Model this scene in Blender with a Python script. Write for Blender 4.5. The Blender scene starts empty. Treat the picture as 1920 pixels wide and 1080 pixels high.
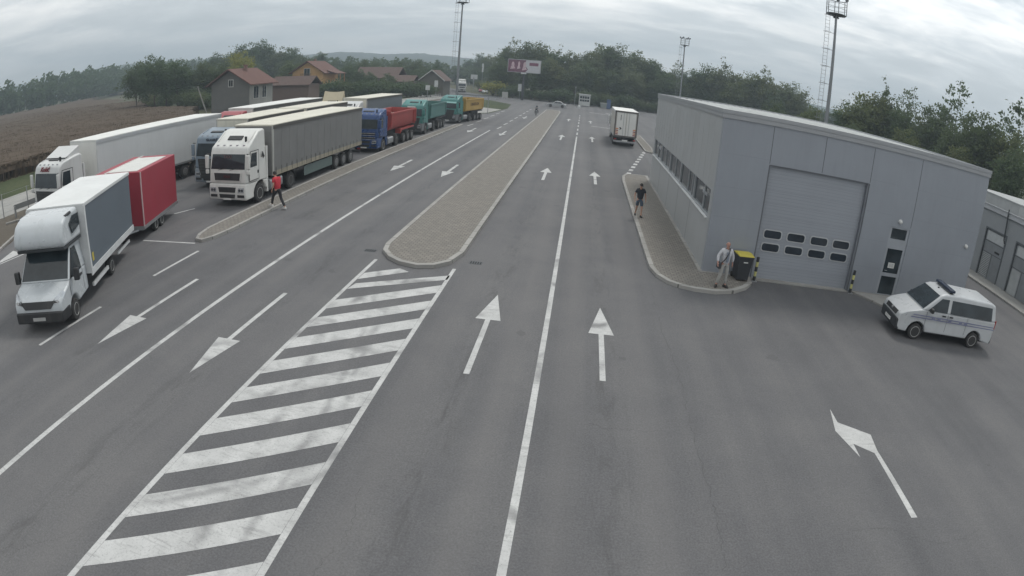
import bpy, bmesh, math, random
from mathutils import Matrix, Vector
from math import sin, cos, pi, radians as rad
random.seed(7)
SC = bpy.context.scene
COL = SC.collection

# ---------------------------------------------------------------- camera
# a wide fisheye surveillance lens 7 m above the yard (the road runs along +Y)
def make_camera():
    pitch, roll, yaw = .3667, -.0742, .0963
    c = bpy.data.cameras.new('camera'); o = bpy.data.objects.new('camera', c); COL.objects.link(o)
    B = Matrix(((1, 0, 0), (0, 0, 1), (0, -1, 0)))
    Rr = Matrix(((cos(roll), -sin(roll), 0), (sin(roll), cos(roll), 0), (0, 0, 1)))
    Rp = Matrix(((1, 0, 0), (0, cos(pitch), sin(pitch)), (0, -sin(pitch), cos(pitch))))
    Ry = Matrix(((cos(yaw), -sin(yaw), 0), (sin(yaw), cos(yaw), 0), (0, 0, 1)))
    M = Ry @ Rp @ B @ Rr
    W = Matrix(((M[0][0], -M[0][1], -M[0][2]), (M[1][0], -M[1][1], -M[1][2]), (M[2][0], -M[2][1], -M[2][2]))).to_4x4()
    W.translation = (0, 0, 7)
    o.matrix_world = W
    c.type = 'PANO'; c.sensor_width = 36; c.clip_start = .05; c.clip_end = 9000
    t = c if hasattr(c, 'panorama_type') else c.cycles
    t.panorama_type = 'FISHEYE_LENS_POLYNOMIAL'; t.fisheye_fov = rad(180)
    t.fisheye_polynomial_k0 = 0; t.fisheye_polynomial_k1 = -.8708 / 18; t.fisheye_polynomial_k2 = 0
    t.fisheye_polynomial_k3 = -.0254 / 18 ** 3; t.fisheye_polynomial_k4 = 0
    SC.camera = o
make_camera()

# ---------------------------------------------------------------- light
SUN_EL, SUN_AZ = 60, 25            # elevation, azimuth from +Y towards +X (degrees)
EXPOSURE = 0.78
SKY_STRENGTH = .115
SUN_STRENGTH = 1.0
SC.view_settings.view_transform = 'Standard'; SC.view_settings.look = 'None'
SC.view_settings.exposure = EXPOSURE; SC.view_settings.gamma = 1
SC.view_settings.use_curve_mapping = False
SC.cycles.use_denoising = True
SC.cycles.max_bounces = 5; SC.cycles.diffuse_bounces = 3; SC.cycles.glossy_bounces = 2
SC.cycles.transmission_bounces = 2; SC.cycles.volume_bounces = 0; SC.cycles.transparent_max_bounces = 4

def sun_lamp():
    l = bpy.data.lights.new('sun', 'SUN'); l.energy = SUN_STRENGTH; l.angle = rad(14); l.color = (1, .96, .9)
    o = bpy.data.objects.new('sun', l); COL.objects.link(o)
    e, a = rad(SUN_EL), rad(SUN_AZ)
    d = Vector((sin(a) * cos(e), cos(a) * cos(e), sin(e)))
    o.rotation_euler = d.to_track_quat('Z', 'Y').to_euler(); o.location = (0, 0, 60)
sun_lamp()

class NT:
    """small node-tree writer"""
    def __init__(s, tree): s.t = tree; s.n = tree.nodes; s.l = tree.links
    def add(s, typ, **kw):
        n = s.n.new(typ)
        for k, v in kw.items():
            if k.startswith('i_'):
                key = k[2:]; key = int(key) if key.isdigit() else key.replace('_', ' ')
                s.put(n.inputs[key], v)
            else: setattr(n, k, v)
        return n
    def put(s, sock, v):
        if isinstance(v, bpy.types.NodeSocket): s.l.new(v, sock)
        else:
            if hasattr(sock.default_value, '__len__') and not hasattr(v, '__len__'): v = (v,) * len(sock.default_value)
            if hasattr(v, '__len__') and len(v) == 3 and len(sock.default_value) == 4: v = (*v, 1)
            sock.default_value = v
    def math(s, op, a, b=0, c=0):
        n = s.n.new('ShaderNodeMath'); n.operation = op
        for i, v in enumerate((a, b, c)): s.put(n.inputs[i], v)
        return n.outputs[0]
    def mix(s, f, a, b, mode='MIX'):
        n = s.n.new('ShaderNodeMix'); n.data_type = 'RGBA'; n.blend_type = mode
        s.put(n.inputs[0], f); s.put(n.inputs[6], a); s.put(n.inputs[7], b)
        return n.outputs[2]
    def noise(s, vec, scale, detail=4, rough=.55, dist=0, out=0):
        n = s.n.new('ShaderNodeTexNoise'); s.put(n.inputs['Vector'], vec)
        n.inputs['Scale'].default_value = scale; n.inputs['Detail'].default_value = detail
        n.inputs['Roughness'].default_value = rough; n.inputs['Distortion'].default_value = dist
        return n.outputs[out]
    def ramp(s, f, stops):
        n = s.n.new('ShaderNodeValToRGB'); s.put(n.inputs[0], f); e = n.color_ramp.elements
        while len(e) < len(stops): e.new(.5)
        for k, (p, c) in zip(e, stops):
            k.position = p; k.color = (*c, 1) if hasattr(c, '__len__') else (c, c, c, 1)
        return n.outputs[0]
    def mapr(s, f, a, b, c=0, d=1):
        n = s.n.new('ShaderNodeMapRange'); s.put(n.inputs[0], f)
        for i, v in enumerate((a, b, c, d)): n.inputs[i + 1].default_value = v
        return n.outputs[0]
    def vmul(s, v, k):
        n = s.n.new('ShaderNodeMapping'); s.put(n.inputs['Vector'], v); n.inputs['Scale'].default_value = k
        return n.outputs[0]

def make_world():
    w = bpy.data.worlds.new('World'); SC.world = w; w.use_nodes = True
    T = NT(w.node_tree); T.n.clear()
    sky = T.add('ShaderNodeTexSky'); sky.sky_type = 'NISHITA'; sky.sun_disc = False
    sky.sun_elevation = rad(SUN_EL); sky.sun_rotation = rad(SUN_AZ); sky.air_density = 1.3; sky.dust_density = 3
    d = T.add('ShaderNodeTexCoord').outputs['Generated']
    sx = T.add('ShaderNodeSeparateXYZ', i_0=d)
    zz = T.math('ADD', T.math('MAXIMUM', sx.outputs[2], 0.0), .10)
    px = T.math('DIVIDE', sx.outputs[0], zz); py = T.math('DIVIDE', sx.outputs[1], zz)
    v = T.add('ShaderNodeCombineXYZ', i_0=px, i_1=py, i_2=0.0).outputs[0]
    rot = T.add('ShaderNodeMapping', i_0=v); rot.inputs['Rotation'].default_value = (0, 0, rad(24)); rot.inputs['Scale'].default_value = (.78, 1.1, 1)
    n1 = T.noise(rot.outputs[0], .9, 8, .60, .35)
    n2 = T.noise(rot.outputs[0], 3.0, 7, .62, .3)
    n3 = T.noise(v, .38, 3, .5, .2)
    c = T.math('ADD', T.math('MULTIPLY', n1, .55), T.math('ADD', T.math('MULTIPLY', n2, .25), T.math('MULTIPLY', n3, .45)))
    cl = T.ramp(c, [(.50, (2.9, 3.25, 3.5)), (.58, (4.1, 4.45, 4.7)), (.64, (6.0, 6.15, 6.2)), (.73, (8.6, 8.45, 8.2))])
    # a brighter veil low over the horizon towards the sun, duller away from it
    sd = T.math('ADD', T.math('MULTIPLY', sx.outputs[1], .55), T.math('MULTIPLY', sx.outputs[0], .30))
    br = T.mapr(sd, -.6, .6, .72, 1.16)
    cl = T.mix(1, cl, br, 'MULTIPLY')
    veil = T.mapr(sx.outputs[2], .0, .26, .6, 0)
    cl = T.mix(veil, cl, (6.7, 6.55, 6.2))
    thin = T.mapr(n3, .60, .78, .0, .45)
    col = T.mix(thin, cl, sky.outputs[0])
    T.add('ShaderNodeOutputWorld', i_0=T.add('ShaderNodeBackground', i_Color=col, i_Strength=SKY_STRENGTH).outputs[0])
make_world()

# ---------------------------------------------------------------- materials
MATS = {}
def mat(name, rgb, rough=.6, metal=0.0, var=.12, scale=2.5, bump=0.0, dirt=0.0, spec=.5, bscale=None):
    """a plain procedural material: base colour with noise, optional dirt streaks and bump"""
    if name in MATS: return MATS[name]
    m = bpy.data.materials.new(name); m.use_nodes = True
    T = NT(m.node_tree); b = T.n['Principled BSDF']
    p = T.add('ShaderNodeTexCoord').outputs['Object']
    f = T.noise(p, scale, 6, .6)
    k = T.mapr(f, .25, .75, 1 - var, 1 + var)
    col = T.mix(1, rgb, k, 'MULTIPLY')
    if dirt:
        st = T.noise(T.vmul(p, (3.0, 3.0, .35)), 1.3, 6, .65)
        col = T.mix(T.mapr(st, .48, .8, 0, dirt), col, (.09, .085, .075))
    T.put(b.inputs['Base Color'], col)
    b.inputs['Metallic'].default_value = metal
    T.put(b.inputs['Roughness'], T.mapr(f, .2, .8, max(0, rough - .07), min(1, rough + .07)))
    b.inputs['Specular IOR Level'].default_value = spec
    if bump:
        h = T.noise(p, bscale or scale * 8, 5, .6)
        T.put(b.inputs['Normal'], T.add('ShaderNodeBump', i_Strength=bump, i_Distance=.02, i_Height=h).outputs[0])
    MATS[name] = m
    return m

def paint(name, rgb, dirt=.18, rough=.32): return mat(name, rgb, rough, 0, .05, 1.2, 0, dirt)
def custom(name):
    m = bpy.data.materials.new(name); m.use_nodes = True; T = NT(m.node_tree)
    MATS[name] = m
    return m, T, T.n['Principled BSDF'], T.add('ShaderNodeTexCoord').outputs['Object']

def mat_asphalt(name='asphalt', k=1.0):
    m, T, b, p = custom(name)
    big = T.noise(p, .09, 4, .55, .4); mid = T.noise(p, .55, 6, .6, .3); fine = T.noise(p, 24, 3, .7)
    lane = T.noise(T.vmul(p, (1.1, .035, 1)), .8, 4, .55)          # wear along the wheel tracks
    v = T.math('ADD', T.math('MULTIPLY', big, .5), T.math('ADD', T.math('MULTIPLY', mid, .35), T.math('MULTIPLY', lane, .55)))
    col = T.ramp(v, [(.50, (.106, .106, .110)), (.66, (.132, .131, .134)), (.84, (.164, .161, .160))])
    col = T.mix(T.mapr(fine, .35, .65, .0, 1), T.mix(1, col, (1.08, 1.08, 1.08), 'MULTIPLY'), T.mix(1, col, (.76, .76, .76), 'MULTIPLY'))
    gr = T.noise(p, 7, 4, .75); col = T.mix(T.mapr(gr, .3, .7, .0, .4), col, T.mix(1, col, (.72, .72, .73), 'MULTIPLY'))
    sx = T.add('ShaderNodeSeparateXYZ', i_0=p).outputs[0]; drip = T.noise(T.vmul(p, (2.2, .5, 1)), 1.3, 6, .75, .6)
    for xc in (-12.5, -8.65, -2.2, 1.25, -17.4):     # oil dripped down the middle of each lane
        d_ = T.mapr(T.math('ABSOLUTE', T.math('SUBTRACT', sx, xc)), 0, .65, 1, 0)
        col = T.mix(T.math('MULTIPLY', d_, T.mapr(drip, .50, .66, 0, .5)), col, (.055, .054, .054))
    for xc in (-13.5, -11.5, -9.6, -7.75, -3.15, -1.25, .35, 2.2):   # paler polished wheel tracks
        d_ = T.mapr(T.math('ABSOLUTE', T.math('SUBTRACT', sx, xc)), .05, .5, .22, 0); col = T.mix(d_, col, (.178, .171, .166))
    spots = T.add('ShaderNodeTexVoronoi', i_Vector=p); spots.inputs['Scale'].default_value = .42
    sn = T.noise(p, 1.6, 4, .6, .5)
    sm = T.math('LESS_THAN', T.math('ADD', spots.outputs['Distance'], T.math('MULTIPLY', sn, .35)), .25)
    rndm = T.math('GREATER_THAN', T.add('ShaderNodeSeparateColor', i_0=spots.outputs['Color']).outputs[0], .45)
    col = T.mix(T.math('MULTIPLY', T.math('MULTIPLY', sm, rndm), .26), col, (.05, .05, .052))
    leak = T.math('MULTIPLY', T.mapr(T.noise(p, 2.4, 5, .7, 1.2), .62, .72, 0, 1), T.mapr(T.noise(T.vmul(p, (.5, .06, 1)), .9, 3, .5), .52, .66, 0, .4))
    col = T.mix(leak, col, (.05, .05, .052))
    ck = T.add('ShaderNodeTexVoronoi', feature='DISTANCE_TO_EDGE'); ck.inputs['Scale'].default_value = .16
    wp = T.add('ShaderNodeVectorMath', operation='ADD', i_0=p, i_1=T.noise(p, .9, 6, .65, 0, 1)); T.put(ck.inputs['Vector'], wp.outputs[0])
    cm = T.math('MULTIPLY', T.math('LESS_THAN', ck.outputs['Distance'], .0010), T.mapr(T.noise(p, .13, 3, .5), .5, .6, 0, .35))
    col = T.mix(cm, col, (.03, .03, .03))
    light = T.math('GREATER_THAN', T.noise(p, 17, 2, .5), .79)
    col = T.mix(T.math('MULTIPLY', light, .35), col, (.3, .3, .29)); col = T.mix(1, col, (k, k, k * 1.01), 'MULTIPLY')
    T.put(b.inputs['Base Color'], col); b.inputs['Roughness'].default_value = .82; b.inputs['Specular IOR Level'].default_value = .35
    T.put(b.inputs['Normal'], T.add('ShaderNodeBump', i_Strength=.35, i_Distance=.01, i_Height=fine).outputs[0])
    return m

def mat_marking():
    m, T, b, p = custom('road_paint')
    w = T.noise(p, 1.5, 7, .7, .3); f = T.noise(p, 21, 4, .75)
    st = T.add('ShaderNodeTexWave', wave_type='RINGS', i_Vector=T.vmul(p, (.35, .2, 1))); st.inputs['Scale'].default_value = .55
    st.inputs['Distortion'].default_value = 9; st.inputs['Detail'].default_value = 4; st.inputs['Detail Scale'].default_value = 1.4
    s = T.math('MULTIPLY', T.mapr(st.outputs['Fac'], .86, 1, 0, .8), T.mapr(T.noise(p, .5, 3, .5), .46, .62, 0, 1))
    col = T.mix(T.mapr(w, .35, .66, 0, .7), (.51, .51, .50), (.35, .35, .345))
    col = T.mix(T.mapr(f, .54, .68, 0, .7), col, (.2, .2, .2))
    tread = T.noise(T.vmul(p, (.8, 5, 1)), 1.6, 4, .6, 1.5)
    col = T.mix(T.mapr(tread, .54, .68, 0, .4), col, (.2, .2, .195))
    col = T.mix(s, col, (.13, .13, .13))
    sp = T.add('ShaderNodeSeparateXYZ', i_0=p); wob = T.math('MULTIPLY', T.math('SUBTRACT', T.noise(p, .8, 4, .6), .5), .22); brk = T.noise(p, 1.1, 5, .65)
    for cx, cy, R, hw in ((-15, 17, 14.05, .05), (-15, 17, 13.86, .03), (-15, 17, 14.5, .05), (-46, 4, 40.7, .06), (-46, 6, 41.4, .04), (34, -4, 40.6, .06), (30, 18, 35.3, .05), (-36, 22, 30.4, .06), (-36, 25, 31.1, .04), (-20, 30, 21.5, .05), (-8.5, 24, 13.2, .06)):
        dx, dy = T.math('SUBTRACT', sp.outputs[0], cx), T.math('SUBTRACT', sp.outputs[1], cy)     # rubber from turning lorries
        dd = T.math('ABSOLUTE', T.math('SUBTRACT', T.math('ADD', T.math('SQRT', T.math('ADD', T.math('MULTIPLY', dx, dx), T.math('MULTIPLY', dy, dy))), wob), R))
        col = T.mix(T.math('MULTIPLY', T.mapr(dd, hw * .6, hw * 3.2, 1, 0), T.mapr(brk, .36, .62, 0, .6)), col, (.16, .16, .16))
    T.put(b.inputs['Base Color'], col); b.inputs['Roughness'].default_value = .75
    return m

def mat_paving():
    m, T, b, p = custom('paving_stones')
    br = T.add('ShaderNodeTexBrick', i_Vector=p); br.offset = .5
    for k, v in (('Scale', 1), ('Mortar Size', .012), ('Brick Width', .24), ('Row Height', .16), ('Bias', .1)): br.inputs[k].default_value = v
    br.inputs['Color1'].default_value = (.235, .215, .19, 1); br.inputs['Color2'].default_value = (.175, .162, .145, 1); br.inputs['Mortar'].default_value = (.06, .056, .05, 1)
    n = T.noise(p, .5, 5, .6); col = T.mix(T.mapr(n, .3, .75, 0, .5), br.outputs[0], (.16, .15, .132))
    g = T.noise(p, 5, 5, .7); col = T.mix(T.mapr(g, .62, .78, 0, .45), col, (.07, .072, .05))
    T.put(b.inputs['Base Color'], col); b.inputs['Roughness'].default_value = .9
    T.put(b.inputs['Normal'], T.add('ShaderNodeBump', i_Strength=.5, i_Distance=.01, i_Height=br.outputs['Fac'], invert=True).outputs[0])
    return m

def mat_ground(name, stops, sc=(.15, 2.5), bump=.6):
    m, T, b, p = custom(name)
    a = T.noise(p, sc[0], 6, .6, .4); f = T.noise(p, sc[1], 6, .7)
    v = T.math('ADD', T.math('MULTIPLY', a, .6), T.math('MULTIPLY', f, .4))
    T.put(b.inputs['Base Color'], T.ramp(v, stops)); b.inputs['Roughness'].default_value = .95; b.inputs['Specular IOR Level'].default_value = .2
    T.put(b.inputs['Normal'], T.add('ShaderNodeBump', i_Strength=bump, i_Distance=.1, i_Height=f).outputs[0])
    return m

def mat_leaf(name, c1, c2, c3):
    m, T, b, p = custom(name)
    r = T.add('ShaderNodeObjectInfo').outputs['Random']
    n = T.noise(p, .9, 3, .6)
    col = T.mix(T.mapr(n, .35, .65, 0, 1), c1, c2)
    col = T.mix(T.math('MULTIPLY', r, .55), col, c3)
    f = T.noise(p, 9, 2, .5); col = T.mix(T.mapr(f, .3, .7, 0, .5), col, T.mix(1, col, (.6, .62, .6), 'MULTIPLY'))
    T.put(b.inputs['Base Color'], col); b.inputs['Roughness'].default_value = .65; b.inputs['Specular IOR Level'].default_value = .3
    tr = T.add('ShaderNodeBsdfTranslucent', i_Color=col); mx = T.add('ShaderNodeMixShader', i_0=.45, i_1=b.outputs[0], i_2=tr.outputs[0])
    T.l.new(mx.outputs[0], [n for n in T.n if n.type == 'OUTPUT_MATERIAL'][0].inputs['Surface'])
    return m

def mat_brickish(name, c1, c2, mortar, w, h, ms):
    m, T, b, p = custom(name)
    br = T.add('ShaderNodeTexBrick', i_Vector=p)
    for k, v in (('Scale', 1), ('Mortar Size', ms), ('Brick Width', w), ('Row Height', h)): br.inputs[k].default_value = v
    br.inputs['Color1'].default_value = (*c1, 1); br.inputs['Color2'].default_value = (*c2, 1); br.inputs['Mortar'].default_value = (*mortar, 1)
    n = T.noise(p, .8, 5, .6); col = T.mix(T.mapr(n, .35, .7, 0, .4), br.outputs[0], tuple(x * .6 for x in c1))
    T.put(b.inputs['Base Color'], col); b.inputs['Roughness'].default_value = .9
    return m

def mat_glass(name='window_glass', rgb=(.017, .023, .027), rough=.05):
    m, T, b, p = custom(name)
    n = T.noise(p, 1.4, 4, .6)
    T.put(b.inputs['Base Color'], T.mix(T.mapr(n, .35, .7, 0, 1), rgb, tuple(x * 2.0 for x in rgb)))
    b.inputs['Roughness'].default_value = rough; b.inputs['Specular IOR Level'].default_value = .45
    return m

ASPHALT = mat_asphalt('asphalt', .92); ASPHALT2 = mat_asphalt('patched_asphalt', .82); MARK = mat_marking(); PAVE = mat_paving(); GLASS = mat_glass()
GLASS2 = mat_glass('tinted_glass', (.02, .027, .032), .12)
KERB = mat_brickish('kerb_concrete', (.33, .32, .30), (.26, .25, .235), (.10, .098, .09), 60, 1.0, .018)
CONC = mat('concrete', (.27, .265, .25), .9, 0, .2, .6, .3)
GRASS = mat_ground('grass_blades', [(.35, (.03, .042, .018)), (.55, (.055, .068, .03)), (.75, (.10, .10, .05))])
SOIL = mat_ground('soil', [(.35, (.07, .06, .05)), (.6, (.12, .105, .085)), (.8, (.17, .15, .12))])
CORN = mat_ground('dry_corn', [(.3, (.056, .041, .029)), (.5, (.080, .060, .043)), (.72, (.106, .081, .058))], (.12, 2.2), .4)
FARLAND = mat_ground('far_fields', [(.35, (.04, .055, .025)), (.55, (.09, .085, .05)), (.75, (.13, .11, .07))], (.012, .3))
HILLM = mat_ground('hill_woods', [(.35, (.03, .042, .028)), (.55, (.045, .06, .04)), (.75, (.06, .07, .045))], (.006, .08))
PANEL = mat('grey_cladding', (.285, .305, .338), .45, .25, .06, .5, 0, .10)
PANEL2 = mat('light_cladding', (.37, .38, .385), .45, .2, .06, .5, 0, .12)
TRIM = mat('light_metal_trim', (.50, .51, .52), .4, .4, .06, 1)
SEAM = mat('dark_seam', (.10, .105, .115), .6)
WHITE_SHEET = mat('white_roof_sheet', (.62, .63, .62), .5, 0, .08, .8, 0, .12)
STEEL = mat('galvanised_steel', (.36, .37, .38), .45, .7, .1, 2)
DARKSTEEL = mat('dark_steel', (.07, .075, .08), .5, .5, .1, 2)
BLACK = mat('black_plastic', (.024, .025, .027), .55, 0, .2, 3, 0, .4)
RUBBER = mat('tyre_rubber', (.034, .033, .033), .85, 0, .2, 4)
RIM = mat('wheel_rim', (.42, .42, .41), .45, .5, .15, 3)
RIMDARK = mat('dusty_rim', (.17, .17, .17), .6, .3, .2, 3)
CHASSIS = mat('truck_chassis', (.035, .035, .037), .7, 0, .2, 3, 0, .5)
CHROME = mat('chrome', (.6, .6, .6), .2, .9, .05, 2)
LAMPGL = mat('headlight_glass', (.5, .52, .54), .12, .3, .2, 6)
REDLAMP = mat('tail_lamp', (.30, .02, .02), .3)
ORANGE = mat('orange_lamp', (.6, .2, .02), .3)
WHITE = paint('white_paint', (.54, .545, .535), .2)
CREAM = paint('ivory_white_paint', (.61, .61, .585), .15)
PLATE = mat('number_plate', (.6, .6, .58), .5)
SKIN = mat('skin', (.42, .24, .17), .55)

# ---------------------------------------------------------------- mesh builder
class MB:
    def __init__(s): s.v = []; s.f = []; s.m = []; s.p = []
    def mark(s): s.p.append((len(s.v), len(s.f)))
    def face(s, pts, m=0):
        s.mark(); i = len(s.v); s.v += [tuple(p) for p in pts]; s.f.append(tuple(range(i, i + len(pts)))); s.m.append(m); return s
    def poly(s, idx, m): s.f.append(tuple(idx)); s.m.append(m)
    def box(s, x0, x1, y0, y1, z0, z1, m=0, fn=None):
        s.mark(); i = len(s.v)
        P = [(x, y, z) for z in (z0, z1) for y in (y0, y1) for x in (x0, x1)]
        if fn: P = [fn(*p) for p in P]
        s.v += P
        for q in ((0, 2, 3, 1), (4, 5, 7, 6), (0, 1, 5, 4), (2, 6, 7, 3), (0, 4, 6, 2), (1, 3, 7, 5)): s.poly([i + k for k in q], m)
        return s
    def prism(s, poly, axis, a, b, m=0, fn=None):
        """extrude a 2D outline: axis x -> (y,z), y -> (x,z), z -> (x,y)"""
        def P(u, w, t): return {'x': (t, u, w), 'y': (u, t, w), 'z': (u, w, t)}[axis]
        s.mark(); i = len(s.v); n = len(poly)
        pts = [P(u, w, a) for u, w in poly] + [P(u, w, b) for u, w in poly]
        if fn: pts = [fn(*p) for p in pts]
        s.v += pts
        s.poly(range(i + n - 1, i - 1, -1), m); s.poly(range(i + n, i + 2 * n), m)
        for k in range(n): s.poly((i + k, i + (k + 1) % n, i + n + (k + 1) % n, i + n + k), m)
        return s
    def slab(s, pts, t, m=0):
        """thin plate: planar outline pushed out by t along its normal (away from the side given by winding)"""
        p = [Vector(q) for q in pts]; nrm = Vector((0, 0, 0))
        for k in range(len(p)):
            a, b = p[k], p[(k + 1) % len(p)]; nrm += Vector(((a.y - b.y) * (a.z + b.z), (a.z - b.z) * (a.x + b.x), (a.x - b.x) * (a.y + b.y)))
        nrm.normalize(); s.mark(); i = len(s.v); n = len(p)
        s.v += [tuple(q - nrm * t * .3) for q in p] + [tuple(q + nrm * t) for q in p]
        s.poly(range(i + n - 1, i - 1, -1), m); s.poly(range(i + n, i + 2 * n), m)
        for k in range(n): s.poly((i + k, i + (k + 1) % n, i + n + (k + 1) % n, i + n + k), m)
        return s
    def tube(s, path, r, n=8, m=0, caps=True):
        path = [Vector(p) for p in path]; rr = r if hasattr(r, '__len__') else [r] * len(path)
        s.mark(); base = len(s.v); prev = None
        for k, p in enumerate(path):
            d = (path[min(k + 1, len(path) - 1)] - path[max(k - 1, 0)]).normalized()
            a = d.orthogonal().normalized() if prev is None else (prev - d * prev.dot(d)).normalized()
            prev = a; b = d.cross(a)
            for j in range(n):
                t = 2 * pi * j / n; s.v.append(tuple(p + (a * cos(t) + b * sin(t)) * rr[k]))
        for k in range(len(path) - 1):
            for j in range(n):
                s.poly((base + k * n + j, base + k * n + (j + 1) % n, base + (k + 1) * n + (j + 1) % n, base + (k + 1) * n + j), m)
        if caps:
            s.poly(range(base + n - 1, base - 1, -1), m); e = base + (len(path) - 1) * n; s.poly(range(e, e + n), m)
        return s
    def lathe(s, prof, c, axis='x', n=20, mats=None, m=0):
        """prof: (offset along axis, radius)"""
        s.mark(); i = len(s.v)
        for h, r in prof:
            for j in range(n):
                t = 2 * pi * j / n; a, b = r * cos(t), r * sin(t)
                s.v.append({'x': (c[0] + h, c[1] + a, c[2] + b), 'y': (c[0] + a, c[1] + h, c[2] + b), 'z': (c[0] + a, c[1] + b, c[2] + h)}[axis])
        for k in range(len(prof) - 1):
            mm = mats[k] if mats else m
            for j in range(n): s.poly((i + k * n + j, i + k * n + (j + 1) % n, i + (k + 1) * n + (j + 1) % n, i + (k + 1) * n + j), mm)
        if prof[0][1] > 1e-4: s.poly(range(i + n - 1, i - 1, -1), mats[0] if mats else m)
        if prof[-1][1] > 1e-4: e = i + (len(prof) - 1) * n; s.poly(range(e, e + n), mats[-1] if mats else m)
        return s
    def mesh(s, name, mats, smooth=None, fix=True):
        me = bpy.data.meshes.new(name); me.from_pydata(s.v, [], s.f)
        for k in (mats if isinstance(mats, (list, tuple)) else [mats]): me.materials.append(k)
        me.polygons.foreach_set('material_index', s.m)
        if fix:
            bm = bmesh.new(); bm.from_mesh(me); bmesh.ops.recalc_face_normals(bm, faces=bm.faces); bm.to_mesh(me); bm.free()
        if smooth is not None:
            me.shade_smooth(); me.set_sharp_from_angle(angle=rad(smooth))
        me.update()
        return me
    def each(s, name, mats, parent=None, **kw):
        """every primitive becomes a part of its own"""
        e = s.p[1:] + [(len(s.v), len(s.f))]; out = []
        for (v0, f0), (v1, f1) in zip(s.p, e):
            b = MB(); b.v = s.v[v0:v1]; b.f = [tuple(i - v0 for i in f) for f in s.f[f0:f1]]; b.m = s.m[f0:f1]
            out.append(b.build(name, mats, parent, **kw))
        return out
    def build(s, name, mats, parent=None, bevel=0, smooth=None, seg=2, fix=True, loc=None):
        o = bpy.data.objects.new(name, s.mesh(name, mats, smooth if smooth is not None else (35 if bevel else None), fix)); COL.objects.link(o)
        if parent: o.parent = parent
        if loc: o.location = loc
        if bevel:
            b = o.modifiers.new('bevel', 'BEVEL'); b.width = bevel; b.segments = seg; b.limit_method = 'ANGLE'; b.angle_limit = rad(32)
        return o

def tag(o, label=None, cat=None, group=None, kind=None):
    if label: o['label'] = label
    if cat: o['category'] = cat
    if group: o['group'] = group
    if kind: o['kind'] = kind
    return o
def thing(name, label, cat, loc=(0, 0, 0), rz=0, group=None, kind=None):
    o = bpy.data.objects.new(name, None); o.empty_display_size = .2; COL.objects.link(o)
    o.location = loc; o.rotation_euler = (0, 0, rad(rz)); return tag(o, label, cat, group, kind)
def dup(o, loc=None, rz=None, label=None, parent=None, scale=None):
    c = o.copy(); COL.objects.link(c)
    if parent: c.parent = parent
    if loc is not None: c.location = loc
    if rz is not None: c.rotation_euler = (0, 0, rad(rz))
    if scale is not None: c.scale = scale
    if label: c['label'] = label
    for ch in list(o.children): dup(ch, parent=c)
    return c

def text_part(txt, name, size, material, parent, loc, rot, shear=0, bold=0, extrude=.004, align='CENTER'):
    cu = bpy.data.curves.new(name, 'FONT'); cu.body = txt; cu.size = size; cu.shear = shear; cu.offset = bold
    cu.extrude = extrude; cu.align_x = align; cu.align_y = 'CENTER'; cu.resolution_u = 3
    t = bpy.data.objects.new(name + '_tmp', cu); COL.objects.link(t)
    bpy.context.view_layer.update()
    me = bpy.data.meshes.new_from_object(t.evaluated_get(bpy.context.evaluated_depsgraph_get()))
    bpy.data.objects.remove(t); bpy.data.curves.remove(cu)
    me.materials.clear(); me.materials.append(material); me.name = name
    o = bpy.data.objects.new(name, me); COL.objects.link(o); o.parent = parent; o.location = loc; o.rotation_euler = [rad(a) for a in rot]
    return o
# ---------------------------------------------------------------- ground, yard, roads
def sheet(name, poly, z, m, label, cat, kind='structure', parent=None):
    me = bpy.data.meshes.new(name); me.from_pydata([(x, y, z) for x, y in poly], [], [tuple(range(len(poly)))]); me.materials.append(m)
    if me.polygons[0].normal.z < 0: me.flip_normals()
    o = bpy.data.objects.new(name, me); COL.objects.link(o)
    if parent: o.parent = parent
    return tag(o, label, cat, None, kind)

sheet('ground', [(-1900, -500), (1900, -500), (1900, 1900), (-1900, 1900)], -.016, FARLAND, 'flat open farmland reaching out to the horizon', 'ground')
sheet('yard_asphalt', [(-28.6, -40), (60, -40), (60, 160), (-20, 160), (-34, 178), (-58, 240), (-90, 330), (-97, 330), (-66, 240), (-48, 190), (-44, 160), (-33.2, 140), (-28.6, 100), (-28.6, 21), (-25.2, 14), (-28.6, 8)],
      0, ASPHALT, 'worn grey asphalt yard and road with oil stains', 'asphalt')
sheet('access_road', [(-38.7, -40), (-33, -40), (-33, 140), (-44, 165), (-52, 165), (-40, 140)], -.004, CONC, 'pale narrow road running beside the cornfield', 'road')
sheet('grass_verge', [(-47.5, -40), (-38.7, -40), (-38.7, 138), (-47.5, 138)], -.008, GRASS, 'strip of rough grass between narrow road and cornfield', 'grass', 'stuff')
sheet('soil_strip', [(-33, -40), (-28.4, -40), (-28.4, 8), (-25, 14), (-28.4, 21), (-28.4, 118), (-33, 138)], -.006, SOIL, 'bare soil strip between the yard and the guard rail', 'soil')
sheet('grass_island', [(-19.6, 90), (-15.2, 96), (-14.2, 112), (-15.5, 128), (-22, 140), (-27, 139), (-23.5, 108)], .008, GRASS, 'grassy triangle beyond the yellow tipper truck', 'grass', 'stuff')
sheet('pale_lot', [(-19.2, 92), (-15.6, 97), (-14.8, 108), (-21, 112)], .012, CONC, 'pale gravelled patch on the grassy triangle', 'gravel')

sheet('asphalt_patch', [(1.1, 35), (6.4, 35), (6.6, 69), (1.1, 69)], .002, ASPHALT2, 'slightly darker relaid asphalt in the lane of the box truck', 'asphalt')
sheet('asphalt_patch', [(-12.9, 24), (-11.4, 24), (-11.3, 30.5), (-12.9, 30.2)], .002, ASPHALT2, 'small darker repair patch beside the paved strip', 'asphalt')

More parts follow.
